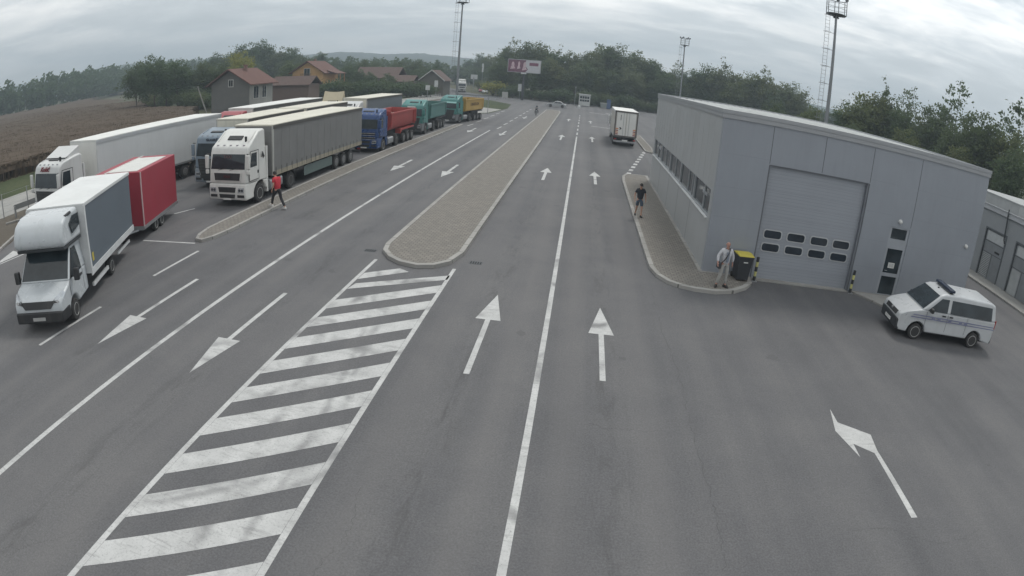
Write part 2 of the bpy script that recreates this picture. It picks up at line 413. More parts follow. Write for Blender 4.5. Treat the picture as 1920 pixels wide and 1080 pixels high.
def marking(name, polys, label, cat='road marking', group=None, z=.004):
    b = MB()
    for p in polys: b.face([(x, y, z) for x, y in p])
    o = b.build(name, MARK, fix=False)
    for f in o.data.polygons:
        if f.normal.z < 0: f.flip()
    return tag(o, label, cat, group, 'structure')
def strip(x0, y0, x1, y1, w):
    d = Vector((x1 - x0, y1 - y0)).normalized() * w / 2
    return [(x0 + d.y, y0 - d.x), (x0 - d.y, y0 + d.x), (x1 - d.y, y1 + d.x), (x1 + d.y, y1 - d.x)]
def arrow(x, y, L, d, hw=.37, hl=2.0, sw=.075):
    """straight lane arrow: tip at (x, y), pointing d = +1 / -1 along the road"""
    return [[(x, y), (x - hw, y - d * hl), (x + hw, y - d * hl)], [(x - sw, y - d * hl), (x + sw, y - d * hl), (x + sw, y - d * L), (x - sw, y - d * L)]]

marking('lane_line', [strip(-.42, .0, -.42, 70, .15)], 'long solid white line right of the paved island')
marking('lane_line', [strip(-10.58, 2, -10.58, 68.5, .16)], 'long solid white line left of the paved island')
marking('lane_dashes', [strip(-.42, a, -.42, a + 3, .16) for a in range(72, 112, 6)], 'row of white dashes continuing the right solid line')
marking('lane_dashes', [strip(-10.1, a, -10.0, a + 3, .18) for a in range(71, 118, 6)], 'row of white dashes continuing the left solid line')
marking('edge_dashes', [strip(-14.0, a, -13.8, a + 3, .16) for a in range(72, 108, 6)], 'row of white dashes beside the green tipper trucks')
marking('edge_dashes', [strip(-14.47, a, -14.47, a + 3, .13) for a in (9.45, 15.45)], 'two thin white dashes beside the small box van')
marking('arrow_marking', arrow(-12.5, 10.3, 5.4, -1), 'straight white arrow pointing at camera in the far left lane, nearest one')
marking('arrow_marking', arrow(-8.72, 10.02, 5.5, -1), 'straight white arrow pointing at camera between left line and hatching')
marking('arrow_marking', arrow(-2.12, 17.4, 5.28, 1), 'straight white arrow pointing away, beside the hatching end')
marking('arrow_marking', arrow(1.17, 17.25, 4.7, 1), 'straight white arrow pointing away, right of the solid line')
def far_arrow(x, y, L, d, lab): marking('arrow_marking', arrow(x, y, L, d, .42, 2.1, .1), lab)
far_arrow(-12.45, 37.5, 5.2, -1, 'white arrow beside the ivory truck trailer in the left lane')
far_arrow(-8.68, 36.6, 5.2, -1, 'white arrow just left of the middle of the paved island')
far_arrow(-2.22, 43.9, 5.3, 1, 'white arrow right of the paved island, middle distance')
far_arrow(1.32, 44.4, 5.4, 1, 'white arrow in front of the box truck, middle distance')
far_arrow(-12.5, 64.4, 5.4, -1, 'white arrow beside the blue tipper truck')
far_arrow(-8.7, 63.4, 5.4, -1, 'white arrow left of the far half of the paved island')
far_arrow(-2.15, 70.2, 5.8, 1, 'white arrow right of the far half of the paved island')
far_arrow(1.4, 71.4, 5.8, 1, 'white arrow left of the parked box truck')
far_arrow(-8.9, 90.4, 5.0, -1, 'white arrow near the motorcycle rider')
far_arrow(-2.1, 98.6, 5.4, 1, 'small white arrow beyond the box truck, left one')
far_arrow(1.45, 98.6, 5.4, 1, 'small white arrow beyond the box truck, right one')
marking('turn_arrow', [[(7.19, 12.06), (6.95, 11.02), (7.17, 11.42)], [(6.95, 11.02), (7.26, 10.48), (7.73, 10.1), (7.86, 10.21), (7.97, 10.9), (7.17, 11.42)],
                       [(6.95, 11.02), (7.23, 9.92), (7.26, 10.48)], [(7.69, 7.74), (7.86, 7.74), (7.86, 10.21), (7.73, 10.1)]], 'bent white turn arrow on the empty asphalt at lower right')
marking('turn_arrow', [[(x, y), (x + 1.3, y - .5), (x + 1.3, y + .4)] for x, y in ((10.5, 85), (13.2, 92))] + [strip(11.5, 85, 13, 83.4, .3), strip(14.2, 92, 15.6, 90.2, .3)], 'two small turn arrows beyond the garage corner')
marking('stop_line', [strip(1.5, 88, 4.4, 87.2, .35)], 'short white stop line left of the box truck')
marking('stop_line', [strip(1.5, 124, 8, 120.5, .5), strip(8, 120.5, 5, 127, .5)], 'white angled lines on the far crossing')
marking('dotted_line', [strip(3.95 + t * .93, 45.0 + t * 5.3, 3.95 + (t + .17) * .93, 45.0 + (t + .17) * 5.3, .34) for t in [k * .36 for k in range(10)]], 'row of white square dots from pavement to small island')
marking('bay_line', [strip(-18.2, 19.02, -15.3, 19.3, .11)], 'thin white line across the yard under the red trailer')
marking('bay_line', [strip(-23.9, 14.25, -23.7, 16.0, .12), strip(-23.7, 16.0, -21.5, 18.5, .12)], 'thin white line beside the cab of the small box van')
marking('arrow_marking', [[(-24.1, 14.0), (-25.0, 15.9), (-24.0, 15.8)]], 'tip of a white arrow at the left picture edge behind the van')
marking('bay_line', [strip(-19.8, 23.4, -19.3, 24.6, .14)], 'short white dash on the asphalt before the ivory truck')

# hatched zone between the two carriageways
H = []
for k in range(-2, 9):
    y = 4.36 - .64 + k * 1.383                       # lower edge of each stripe on its left end
    H.append([(-6.93, y), (-4.05, y + 2.2), (-4.05, y + 2.2 + .70), (-6.93, y + .70)])
H = [p for p in H if p[0][1] > .5]
H.append([(-6.93, 16.45), (-3.98, 18.24), (-3.98, 18.68), (-6.83, 17.0)]); H.append([(-6.92, 17.4), (-5.44, 18.6), (-5.85, 18.86), (-6.91, 18.04)])
H = [p for p in H if p is H[-1] or p is H[-2] or p[2][1] < 18.0]
marking('hatched_zone', [strip(-7.0, 1, -7.0, 19.55, .13), strip(-3.98, 1.5, -3.98, 19.4, .13)] + H, 'white diagonal hatching in front of the paved island')

# cracks and the paving joint, thin bitumen-dark strips
TAR = mat('old_tar', (.06, .06, .06), .8)
def crack(pts, w, label):
    b = MB(); r = random.Random(len(pts)); P = []
    for k in range(len(pts) - 1):
        (x0, y0), (x1, y1) = pts[k], pts[k + 1]
        for j in range(7): P.append((x0 + (x1 - x0) * j / 7 + r.uniform(-.05, .05), y0 + (y1 - y0) * j / 7 + r.uniform(-.03, .03)))
    for k in range(len(P) - 1):
        if r.random() < .9: b.face([(x, y, .0035) for x, y in strip(*P[k], *P[k + 1], w * r.uniform(.15, .5))])
    o = b.build('asphalt_crack', TAR, fix=False); tag(o, label, 'crack', None, 'structure')
crack([(3.07, 20.0), (3.07, 17.65), (3.05, 15.6), (3.16, 13.94), (3.17, 12.39), (3.18, 11.3), (3.18, 10.23), (3.22, 8.94), (3.25, 8.06), (3.26, 7.2), (3.18, 6.38)], .022, 'long thin crack running down the asphalt right of the lanes')
crack([(-3.19, 7.48), (-3.01, 6.72), (-3.01, 6.18), (-3.15, 5.68), (-3.18, 5.27), (-3.3, 4.6)], .014, 'short wavy crack right of the hatching')
crack([(6.0, 7.45), (6.87, 7.48), (7.44, 7.19), (7.96, 6.89), (8.89, 6.98), (9.55, 7.21)], .014, 'crooked crack below the bent turn arrow')
crack([(1.05, 44), (1.1, 52), (1.05, 60), (1.1, 69)], .07, 'straight paving joint left of the box truck')
DARKA = mat('newer_asphalt', (.088, .087, .088), .85, 0, .15, .7)
for k, (x, y) in enumerate(((-7.58, 20.5), (-3.37, 20.3))):
    b = MB(); b.box(x - .24, x + .24, y - .16, y + .16, .001, .006, 1)
    for j in range(5): b.box(x - .2 + j * .09, x - .155 + j * .09, y - .12, y + .12, .006, .010, 0)
    tag(b.build('drain_grate', [mat('grate_gap', (.02, .02, .02), .9), DARKSTEEL]), ('square drain grate left of the paved island tip', 'square drain grate right of the paved island tip')[k], 'drain grate')

# raised islands: paving (structure) with a kerb
def island(name, outline, z, label, cat, m=PAVE, kw=.17, closed=True):
    b = MB(); b.prism(outline, 'z', -.05, z, 0); o = b.build(name, m); tag(o, label, cat, None, 'structure')
    P = [Vector(p) for p in outline]; n = len(P); area = sum(P[i].x * P[(i + 1) % n].y - P[(i + 1) % n].x * P[i].y for i in range(n)); sg = 1 if area > 0 else -1
    def off(i, w):
        a = (P[i] - P[i - 1]).normalized(); c = (P[(i + 1) % n] - P[i]).normalized()
        na, nc = Vector((a.y, -a.x)) * sg, Vector((c.y, -c.x)) * sg; t = (na + nc); t = t / max(.5, t.dot(na)); return P[i] + t * w
    k = MB(); O = [off(i, .02) for i in range(n)]; I = [off(i, -kw) for i in range(n)]
    i0 = len(k.v)
    for i in range(n): k.v += [(O[i].x, O[i].y, -.02), (O[i].x, O[i].y, z + .004), (O[i].x, O[i].y, z + .012), (I[i].x, I[i].y, z + .012), (I[i].x, I[i].y, z - .03)]
    for i in range(n if closed else n - 1):
        j = (i + 1) % n
        for q in range(4): k.poly((i * 5 + q, j * 5 + q, j * 5 + q + 1, i * 5 + q + 1), 0)
    kk = k.build('kerb', KERB, o); return o
def arc(cx, cy, r, a0, a1, n): return [(cx + r * cos(rad(a0 + (a1 - a0) * i / n)), cy + r * sin(rad(a0 + (a1 - a0) * i / n))) for i in range(n + 1)]
island('paved_island', [(-4.0, 21.0), (-4.0, 60), (-4.15, 113), (-4.6, 117.5), (-6.3, 119), (-7.15, 117), (-7.15, 60), (-7.15, 21.2), (-7.0, 20.4), (-6.55, 19.7), (-6.0, 19.25), (-5.3, 19.05), (-4.7, 19.25), (-4.25, 19.8)], .13,
       'long brick paved traffic island with pale kerb between the carriageways', 'traffic island')
island('paved_strip', [(-14.65, 21.4), (-14.65, 72.5), (-15.5, 72.5), (-15.95, 40), (-15.95, 21.2)] + [(-15.75, 20.2), (-15.45, 19.6), (-15.05, 19.5), (-14.8, 20.1)], .12,
       'narrow paved strip with kerbs beside the parked tipper trucks', 'traffic island', kw=.13)
island('side_pavement', [(3.28, 41.2), (3.22, 34), (3.2, 25.4), (3.2, 23.3), (3.22, 21.8), (3.38, 20.97), (3.74, 20.3), (4.2, 19.95), (4.7, 19.78), (5.5, 19.74), (6.3, 20.05), (6.9, 20.6), (7.3, 21.2), (7.42, 21.95), (5.4, 22.02), (5.4, 44.6), (3.75, 44.5), (3.4, 43.2)], .12,
       'brick paved pavement wrapped round the corner of the grey garage', 'pavement')
island('small_island', [(6.95, 61.6), (7.75, 60.7), (8.1, 66), (8.1, 80), (7.0, 80)], .12, 'small kerbed island beside the rear of the box truck', 'traffic island', kw=.14)
island('door_step', [(12.3, 21.98), (13.35, 20.5), (19.4, 20.5), (19.4, 21.98)], .07, 'low concrete apron in front of the garage side door', 'pavement', CONC, .08)
island('wall_pavement', [(24.1, 12), (25.63, 12), (25.63, 33), (24.1, 33)], .1, 'concrete pavement along the front of the low grey building', 'pavement', CONC, .12)
b = MB(); b.box(7.5, 12.1, 21.9, 22.3, -.02, .06); tag(b.build('door_threshold', CONC), 'pale concrete threshold under the roller door', 'threshold', None, 'structure')
for pts, lab in (([(-25.0, 14.0), (-26.06, 15.7), (-28.15, 18.82)], 'pale kerb edging the yard at the left picture edge'), ([(-30.85, 19.4), (-30.3, 20.6)], 'short pale kerb stone below the guard rail')):
    b = MB()
    for k in range(len(pts) - 1): b.prism(strip(*pts[k], *pts[k + 1], .16), 'z', 0, .1)
    tag(b.build('kerb_stone', KERB), lab, 'kerb', None, 'structure')

# cornfield: dense dry plants, one mass
def corn():
    b = MB(); r = random.Random(3)
    poly = [(-47.5, -30), (-47.5, 62), (-66, 86), (-84, 92), (-104, 113), (-150, 150), (-195, 178), (-300, 285), (-262, 300), (-214, 158), (-232, 132), (-264, 60), (-264, -30)]
    def inside(x, y):
        c = False; n = len(poly)
        for i in range(n):
            (x0, y0), (x1, y1) = poly[i], poly[(i + 1) % n]
            if (y0 > y) != (y1 > y) and x < (x1 - x0) * (y - y0) / (y1 - y0) + x0: c = not c
        return c
    def grid(x0, x1, y0, y1, st, ok):
        idx = {}; nx = int((x1 - x0) / st); ny = int((y1 - y0) / st)
        for i in range(nx + 1):
            for j in range(ny + 1):
                x, y = x0 + i * st, y0 + j * st
                if inside(x, y) and ok(x, y):
                    idx[i, j] = len(b.v); b.v.append((x + r.uniform(-.4, .4) * st, y + r.uniform(-.4, .4) * st, min(1.42, max(0, (-47.3 - x) * .8)) + r.uniform(-.10, .10)))
        for (i, j) in list(idx):
            q = [(i, j), (i + 1, j), (i + 1, j + 1), (i, j + 1)]
            if all(k in idx for k in q): b.poly([idx[k] for k in q], 0)
    grid(-130, -47, -20, 125, .9, lambda x, y: True)
    grid(-340, -128, -20, 330, 3, lambda x, y: True)
    for k in range(60000):                           # stalks with a drooping leaf
        d = r.random() ** 1.4 * 120; x = -47.3 - d; y = r.uniform(5, 120)
        if not inside(x, y): continue
        h = r.uniform(1.42, 1.8); a = r.uniform(0, pi); w = .05; dx, dy = cos(a) * w, sin(a) * w; lx, ly = r.uniform(-.12, .12), r.uniform(-.12, .12)
        b.face([(x - dx, y - dy, .0 if d < 2 else .8), (x + dx, y + dy, .0 if d < 2 else .8), (x + lx, y + ly, h)])
        s = r.uniform(.2, .4); b.face([(x, y, h * .75), (x + cos(a) * s, y + sin(a) * s, h * .8), (x + cos(a) * s * .9, y + sin(a) * s * .9 + .1, h * .68)])
    for k in range(0):
        x, y = -47.5 + r.uniform(-.3, .3), r.uniform(-10, 62); h = r.uniform(1.2, 2.1); w = r.uniform(.1, .3)
        b.face([(x, y - w, 0), (x, y + w, 0), (x + r.uniform(-.2, .2), y + w * .7, h), (x + r.uniform(-.2, .2), y - w * .7, h * .9)])
    tag(b.build('corn_field', CORN, fix=False), 'wide field of dry brown maize behind the parked trucks', 'corn', None, 'stuff')
corn()

# hills on the horizon
def hills(name, pts, label):
    b = MB(); r = random.Random(5); P = []; pts = [(x * .45, y * .45, 7 + (z - 7) * .37) for x, y, z in pts]
    for k in range(len(pts) - 1):
        for j in range(6):
            t = j / 6; P.append([pts[k][i] * (1 - t) + pts[k + 1][i] * t for i in range(3)])
    P.append(pts[-1]); n = len(P)
    for f, zz in ((.62, 0), (.72, .28), (.82, .55), (.91, .85), (1, 1), (1.15, .8), (1.5, 0)):
        for x, y, z in P: b.v.append((x * f + r.uniform(-6, 6), y * f, max(-2, z * zz + r.uniform(-1, 1) * 2 * (1 if 0 < zz < 1 else .25)) if zz else -2))
    for k in range(6):
        for i in range(n - 1): b.poly((k * n + i, k * n + i + 1, (k + 1) * n + i + 1, (k + 1) * n + i), 0)
    tag(b.build(name, HILLM, smooth=60), label, 'hills', None, 'structure')
hills('hills', [(-2300, 1350, 60), (-1920, 1753, 94), (-1800, 1874, 98), (-1658, 2002, 89), (-1526, 2104, 85), (-1389, 2197, 85), (-1247, 2281, 83), (-1122, 2345, 86), (-1038, 2383, 95), (-952, 2419, 92), (-864, 2452, 82), (-776, 2481, 87), (-710, 2501, 92), (-619, 2525, 82), (-529, 2545, 76), (-391, 2570, 55), (-229, 2590, 40), (115, 2597, 60), (272, 2585, 80), (366, 2574, 95), (460, 2559, 90), (693, 2505, 70), (1200, 2300, 50)], 'low blue wooded hills along the horizon')

# ---------------------------------------------------------------- grey garage
def rounded(x0, x1, z0, z1, r, n=5):
    P = []
    for cx, cz, a in ((x1 - r, z1 - r, 0), (x0 + r, z1 - r, 90), (x0 + r, z0 + r, 180), (x1 - r, z0 + r, 270)):
        P += [(cx + r * cos(rad(a + 90 * i / n)), cz + r * sin(rad(a + 90 * i / n))) for i in range(n + 1)]
    return P
def garage():
    t = thing('grey_garage', 'tall grey metal clad garage hall with a big roller door', 'building', (5.37, 22, 0))
    ox, oy = 5.37, 22
    b = MB()
    def B(x0, x1, y0, y1, z0, z1, m=0): b.box(x0 - ox, x1 - ox, y0 - oy, y1 - oy, z0, z1, m)
    for x0, x1, z0 in ((5.37, 7.45, 0), (7.45, 12.12, 4.72), (12.12, 13.62, 0), (13.62, 14.71, 3.12), (14.71, 18.9, 0)): B(x0, x1, 22, 22.25, z0, 6.25)
    for x in (7.45, 9.78, 12.12, 14.71):
        B(x - .014, x + .014, 21.997, 22.01, (4.76 if 7.4 < x < 12.2 and x == 9.78 else 4.76 if x < 12.2 else (3.2 if x > 14 else .03)), 6.2, 1)
    B(7.436, 7.464, 21.997, 22.01, .03, 4.70, 1); B(12.106, 12.134, 21.997, 22.01, .03, 4.70, 1)
    for z in (1.2, 2.4, 3.6, 4.9):                       # faint horizontal joints
        for x0, x1 in ((5.4, 7.42), (12.2, 13.6), (14.75, 18.88)): B(x0, x1, 21.9985, 22.01, z - .006, z + .006, 2)
    tag(b.build('front_wall', [PANEL, SEAM, mat('faint_joint', (.235, .25, .275), .5)], t))
    b = MB()
    for y0, y1, z0, z1 in ((22.25, 42.7, 0, 2.15), (22.25, 42.7, 3.32, 6.25), (22.25, 22.62, 2.15, 3.32), (42.0, 42.7, 2.15, 3.32)): B(5.37, 5.6, y0, y1, z0, z1)
    for y in (26.6, 30.1, 33.65, 37.75): B(5.367, 5.38, y - .015, y + .015, .03, 2.1, 1)
    for k in range(1, 18): B(5.3675, 5.38, 22.25 + k * 1.12 - .008, 22.25 + k * 1.12 + .008, 3.42, 6.22, 2)
    b.build('side_wall', [PANEL2, SEAM, mat('faint_joint_light', (.29, .30, .31), .5)], t)
    b = MB(); B(18.65, 18.9, 22.25, 42.7, 0, 6.25); B(5.6, 18.65, 42.45, 42.7, 0, 6.25); b.build('back_walls', PANEL, t)
    b = MB(); B(5.42, 18.86, 22.06, 42.66, 6.40, 6.47, 0)
    for k in range(26): B(5.45 + k * .52, 5.5 + k * .52, 22.1, 42.6, 6.47, 6.50, 0)
    b.build('roof', WHITE_SHEET, t)
    b = MB()                                             # roof edge trim, two folds
    for z0, z1, o_ in ((6.25, 6.40, .05), (6.40, 6.43, .035), (6.43, 6.575, .065)):
        B(5.37 - o_, 18.9 + o_, 22 - o_, 22.0, z0, z1); B(5.37 - o_, 5.37, 22.0, 42.7, z0, z1); B(18.9, 18.9 + o_, 22, 42.7, z0, z1); B(5.37, 18.9, 42.7, 42.7 + o_, z0, z1)
    b.build('fascia', mat('fascia_grey', (.33, .34, .355), .4, .3, .05, 1), t)
    # roller door
    b = MB(); B(7.45, 12.12, 22.17, 22.24, .06, 4.72)
    for k in range(1, 9): B(7.47, 12.10, 22.165, 22.18, .06 + k * .52 - .008, .06 + k * .52 + .008, 2)
    for k in range(36): B(7.47, 12.10, 22.166, 22.18, .1 + k * .13, .115 + k * .13, 2)
    dr = b.build('roller_door', [mat('door_panel', (.315, .335, .37), .45, .2, .04, .6), SEAM, mat('door_rib', (.265, .28, .305), .5)], t)
    gl = mat_glass('door_window_glass', (.016, .021, .028), .15)
    for x0, x1 in ((7.76, 8.51), (8.81, 9.59), (9.9, 10.68), (10.98, 11.77)):
        for z0, z1 in ((1.78, 2.09), (1.24, 1.54)):
            w = MB(); w.prism([(x - ox, z) for x, z in rounded(x0 - .045, x1 + .045, z0 - .045, z1 + .045, .12)], 'y', .145, .16, 0)
            f = w.build('window_frame', TRIM, dr)
            w = MB(); w.prism([(x - ox, z) for x, z in rounded(x0, x1, z0, z1, .1)], 'y', .138, .15, 0); w.build('door_window', gl, dr)
    b = MB(); B(7.45, 7.50, 22.02, 22.17, .0, 4.72); B(12.03, 12.12, 22.02, 22.17, .0, 4.72); B(7.5, 12.03, 22.05, 22.17, 4.66, 4.72); b.build('door_track', mat('track_grey', (.16, .17, .19), .5), t)
    # side door
    b = MB()
    for x0, x1, z0, z1 in ((13.62, 13.74, 0, 3.12), (14.58, 14.71, 0, 3.12), (13.74, 14.58, 3.06, 3.12), (13.74, 14.58, 2.16, 2.60), (13.74, 14.58, .92, 1.07), (13.74, 14.58, .02, .1)): B(x0, x1, 22.03, 22.12, z0, z1)
    d = b.build('entrance_door', mat('door_frame_grey', (.33, .35, .38), .4, .2), t)
    for z0, z1, nm in ((2.60, 3.06, 'transom_pane'), (1.07, 2.16, 'upper_pane'), (.1, .92, 'lower_pane')):
        b = MB(); B(13.74, 14.58, 22.07, 22.09, z0, z1); b.build(nm, GLASS, d)
    b = MB(); B(13.97, 14.32, 22.055, 22.062, 1.3, 1.54, 0)
    for k in range(4): B(14.02, 14.27, 22.0535, 22.056, 1.35 + k * .042, 1.364 + k * .042, 1)
    b.build('paper_notice', [PLATE, SEAM], d)
    b = MB(); b.tube([(13.8 - ox, -.02, 1.2), (13.8 - ox, -.05, 1.2), (13.92 - ox, -.05, 1.2)], .012); b.build('handle', STEEL, d)
    # ribbon windows on the side
    for y0, y1, mids in ((22.62, 26.2, (24.0,)), (26.2, 30.2, (26.8, 27.9)), (30.2, 34.1, (32.1,)), (34.1, 38.1, (36.1,)), (38.1, 42.0, (40.0,))):
        b = MB(); B(5.46, 5.49, y0, y1, 2.19, 3.32); w = b.build('window', GLASS, t)
        b = MB(); B(5.385, 5.47, y0, y0 + .09, 2.19, 3.32); B(5.385, 5.47, y1 - .04, y1, 2.19, 3.32); B(5.40, 5.47, y0 + .09, y1 - .04, 3.27, 3.32); B(5.40, 5.47, y0 + .09, y1 - .04, 2.19, 2.25)
        for q in mids: B(5.41, 5.465, q - .03, q + .03, 2.25, 3.27)
        b.build('frame', mat('window_frame_grey', (.36, .375, .39), .4, .2), w)
        b = MB(); B(5.28, 5.40, y0 + .02, y1 - .02, 2.13, 2.17); b.build('sill', mat('white_sill', (.66, .67, .67), .4), w)
        if y0 == 22.62 or y0 == 38.1:
            b = MB(); B(5.450, 5.455, y0 + .9, y0 + 1.9, 2.85, 3.0); b.build('sticker', mat('pale_sticker', (.28, .29, .31), .6), w)
    for x, z in ((14.07, 3.39), (18.27, 2.9)):
        b = MB(); b.lathe([(0, .10), (-.03, .10), (-.10, .075), (-.13, .0)], (x - ox, 0, z), 'y', 14); b.build('wall_lamp', mat('lamp_white', (.6, .6, .58), .3), t, smooth=40)
garage()

def low_building():
    t = thing('low_building', 'low grey service building with garage doors behind the white police van', 'building', (25.65, 28, 0))
    ox, oy = 25.65, 28
    b = MB()
    def B(x0, x1, y0, y1, z0, z1, m=0): b.box(x0 - ox, x1 - ox, y0 - oy, y1 - oy, z0, z1, m)
    doors = ((26.95, 29.05), (23.72, 25.82), (20.5, 22.6))
    ys = sorted([15.0] + [y for d in doors for y in d] + [34.0])
    for k in range(0, len(ys), 2): B(25.65, 25.9, ys[k], ys[k + 1], 0, 4.12)
    for y0, y1 in doors: B(25.65, 25.9, y0, y1, 3.0, 4.12)
    B(25.9, 36, 15, 15.25, 0, 4.12); B(25.9, 36, 33.75, 34, 0, 4.12); B(35.75, 36, 15.25, 33.75, 0, 4.12)
    b.build('wall', mat('low_wall_grey', (.29, .305, .315), .6, .1, .08, .8), t)
    b = MB(); B(25.60, 36.05, 14.95, 34.05, 4.16, 4.3); b.build('roof', mat('roof_grey', (.34, .35, .36), .5, .2, .1, .7), t)
    b = MB(); B(25.54, 25.60, 14.9, 34.1, 4.12, 4.17); B(25.56, 25.60, 14.9, 34.1, 4.17, 4.42); B(25.5, 25.6, 14.9, 34.1, 4.42, 4.46); b.build('gutter', TRIM, t)
    b = MB(); B(27.0, 34, 27.7, 33.5, 4.3, 4.98); B(26.95, 34.05, 27.65, 33.55, 4.98, 5.05); b.build('roof_box', mat('roof_box_grey', (.3, .31, .31), .6), t)
    for k, (y0, y1) in enumerate(doors):
        b = MB(); B(25.70, 25.75, y0, y1, .02, 2.98, 0)
        for z in (1.62, 2.3): B(25.69, 25.71, y0 + .05, y1 - .05, z - .02, z + .02, 1)
        B(25.69, 25.71, (y0 + y1) / 2 - .02, (y0 + y1) / 2 + .02, .05, 1.6, 1)
        d = b.build('garage_door', [mat('low_door_grey', (.25, .265, .275), .5, .2), SEAM], t)
        b = MB(); B(25.685, 25.695, y0 + .12, y1 - .15, 2.36, 2.92); b.build('top_panel', mat('pale_panel', (.48, .50, .50), .4), d)
        b = MB(); B(25.685, 25.695, (y0 + y1) / 2 + .1, y1 - .1, .12, 1.55)
        if k == 0:
            for q in range(14): B(25.681, 25.686, (y0 + y1) / 2 + .12, y1 - .12, .17 + q * .1, .2 + q * .1, 1)
        b.build('mesh_panel', [mat('pale_mesh', (.40, .415, .415), .5), SEAM], d)
        b = MB(); B(25.684, 25.695, y0 + .35, y0 + .85, 1.78, 1.9); b.build('vent', BLACK, d)
        b = MB(); B(25.62, 25.70, y0 - .1, y0, 0, 3.1); B(25.62, 25.70, y1, y1 + .1, 0, 3.1); B(25.62, 25.70, y0, y1, 3.0, 3.1); b.build('door_frame', mat('frame_grey', (.13, .14, .15), .5, .2), d)
    b = MB(); b.tube([(-.14, -.9, 4.62), (-.14, -.9, 4.3), (-.08, -.95, 2.8), (-.16, -1.15, 2.65)], .045, 8); b.build('rain_pipe', DARKSTEEL, t)
low_building()

# ---------------------------------------------------------------- houses beyond the field
ROOF = mat_brickish('red_roof_tiles', (.165, .082, .064), (.13, .066, .053), (.07, .036, .03), .3, .35, .03)
ROOF2 = mat_brickish('brown_roof_tiles', (.13, .085, .07), (.10, .065, .055), (.06, .04, .035), .3, .35, .03)
BLOCK = mat_brickish('bare_block_wall', (.28, .262, .24), (.22, .206, .19), (.12, .12, .115), .5, .25, .015)
OCHRE = mat('ochre_render', (.46, .27, .11), .9, 0, .12, .8, 0, .15)
def house(name, label, x0, x1, y0, y1, eave, ridge, wall, roof, over=.7, z0=0, axis='y', extra=None):
    t = thing(name, label, 'house', ((x0 + x1) / 2, y0, 0)); W = (x1 - x0) / 2; L = y1 - y0
    b = MB(); b.prism([(-W, z0 - 1), (W, z0 - 1), (W, eave), (0, ridge - .12), (-W, eave)] if axis == 'y' else [(-W, z0 - 1), (W, z0 - 1), (W, eave), (-W, eave)], 'y', 0, L); b.build('wall', wall, t)
    b = MB(); s = (ridge - eave)
    if axis == 'y':
        k = over * s / W
        for sg in (-1, 1): b.prism([(0, ridge), (sg * (W + over), eave - k), (sg * (W + over), eave - k + .16), (0, ridge + .2)], 'y', -over, L + over)
    else:
        k = over * s / (L / 2)
        for sg in (-1, 1): b.prism([(L / 2, ridge), (L / 2 + sg * (L / 2 + over), eave - k), (L / 2 + sg * (L / 2 + over), eave - k + .16), (L / 2, ridge + .2)], 'x', -W - over, W + over)
    r = b.build('roof', roof, t); return t, r, W, L
def win(t, x, y, z, w, h, side='front', frame=None, name='window'):
    fr = frame or mat('pale_window_frame', (.42, .41, .39), .6)
    b = MB(); g = MB()
    if side == 'front':
        g.box(x - w / 2, x + w / 2, y - .03, y + .01, z, z + h)
        for a in ((x - w / 2 - .12, x - w / 2, z - .12, z + h + .12), (x + w / 2, x + w / 2 + .12, z - .12, z + h + .12), (x - w / 2, x + w / 2, z + h, z + h + .12), (x - w / 2, x + w / 2, z - .12, z), (x - .03, x + .03, z, z + h)): b.box(a[0], a[1], y - .06, y, a[2], a[3])
    else:
        g.box(x - .01, x + .03, y - w / 2, y + w / 2, z, z + h)
        for a in ((y - w / 2 - .12, y - w / 2, z - .12, z + h + .12), (y + w / 2, y + w / 2 + .12, z - .12, z + h + .12), (y - w / 2, y + w / 2, z + h, z + h + .12), (y - w / 2, y + w / 2, z - .12, z), (y - .03, y + .03, z, z + h)): b.box(x, x + .06, a[0], a[1], a[2], a[3])
    o = g.build(name, GLASS, t); b.build('frame', fr, o); return o
t, r, W, L = house('block_house', 'unfinished grey block house with red tiled roof beside the maize', -58.3, -50.7, 80, 87.6, 5.2, 7.35, BLOCK, ROOF, .75)
win(t, .2, 0, 4.7, .8, 1.0)
b = MB(); b.box(W, W + .05, .2, 7.4, 1.0, 4.9); b.build('rendered_side', mat('pale_render', (.30, .295, .28), .9, 0, .2, .7, 0, .4), t)
win(t, W + .06, 2.0, 2.6, 1.5, 1.9, 'side'); win(t, W + .06, 4.6, 2.6, 1.2, 1.9, 'side')
b = MB(); b.box(.5, 1.0, 3.3, 3.8, 6.6, 8.0); b.box(.42, 1.08, 3.22, 3.88, 8.0, 8.12); b.build('chimney', mat('chimney_brick', (.2, .12, .1), .9), r)
t, r, W, L = house('ochre_house', 'ochre yellow house with red roof and small gable balcony', -69.6, -61.1, 130, 139, 6.2, 8.75, OCHRE, ROOF, .8, .5)
win(t, -.2, 0, 5.3, 1.5, 1.7)
b = MB(); b.box(-1.6, 1.3, -.9, 0, 4.75, 4.9)
for k in range(15): b.box(-1.6 + k * .2, -1.55 + k * .2, -.9, -.86, 4.9, 5.75)
b.box(-1.6, 1.3, -.92, -.84, 5.75, 5.82); b.build('balcony', mat('dark_wood', (.09, .05, .03), .8), t)
win(t, -2.6, 0, 1.6, 1.3, 1.3); win(t, 1.0, 0, 1.6, 1.3, 1.3)
b = MB(); b.prism([(0, 5.0), (2.6, 4.2), (2.6, 4.4), (0, 5.2)], 'y', 2, 8, fn=lambda x, y, z: (x + W, y, z + 1.4)); b.build('porch_roof', ROOF, t)
b = MB(); [b.box(W + 2.2, W + 2.4, y, y + .2, 0, 5.6) for y in (2.3, 5, 7.6)]; b.box(W, W + 2.4, 2.2, 7.8, 2.9, 3.1); b.build('porch', mat('porch_render', (.36, .2, .1), .9), t)
b = MB(); b.box(-.4, .1, 4, 4.5, 8.3, 9.5); b.build('chimney', mat('chimney_brick', (.2, .12, .1), .9), r)
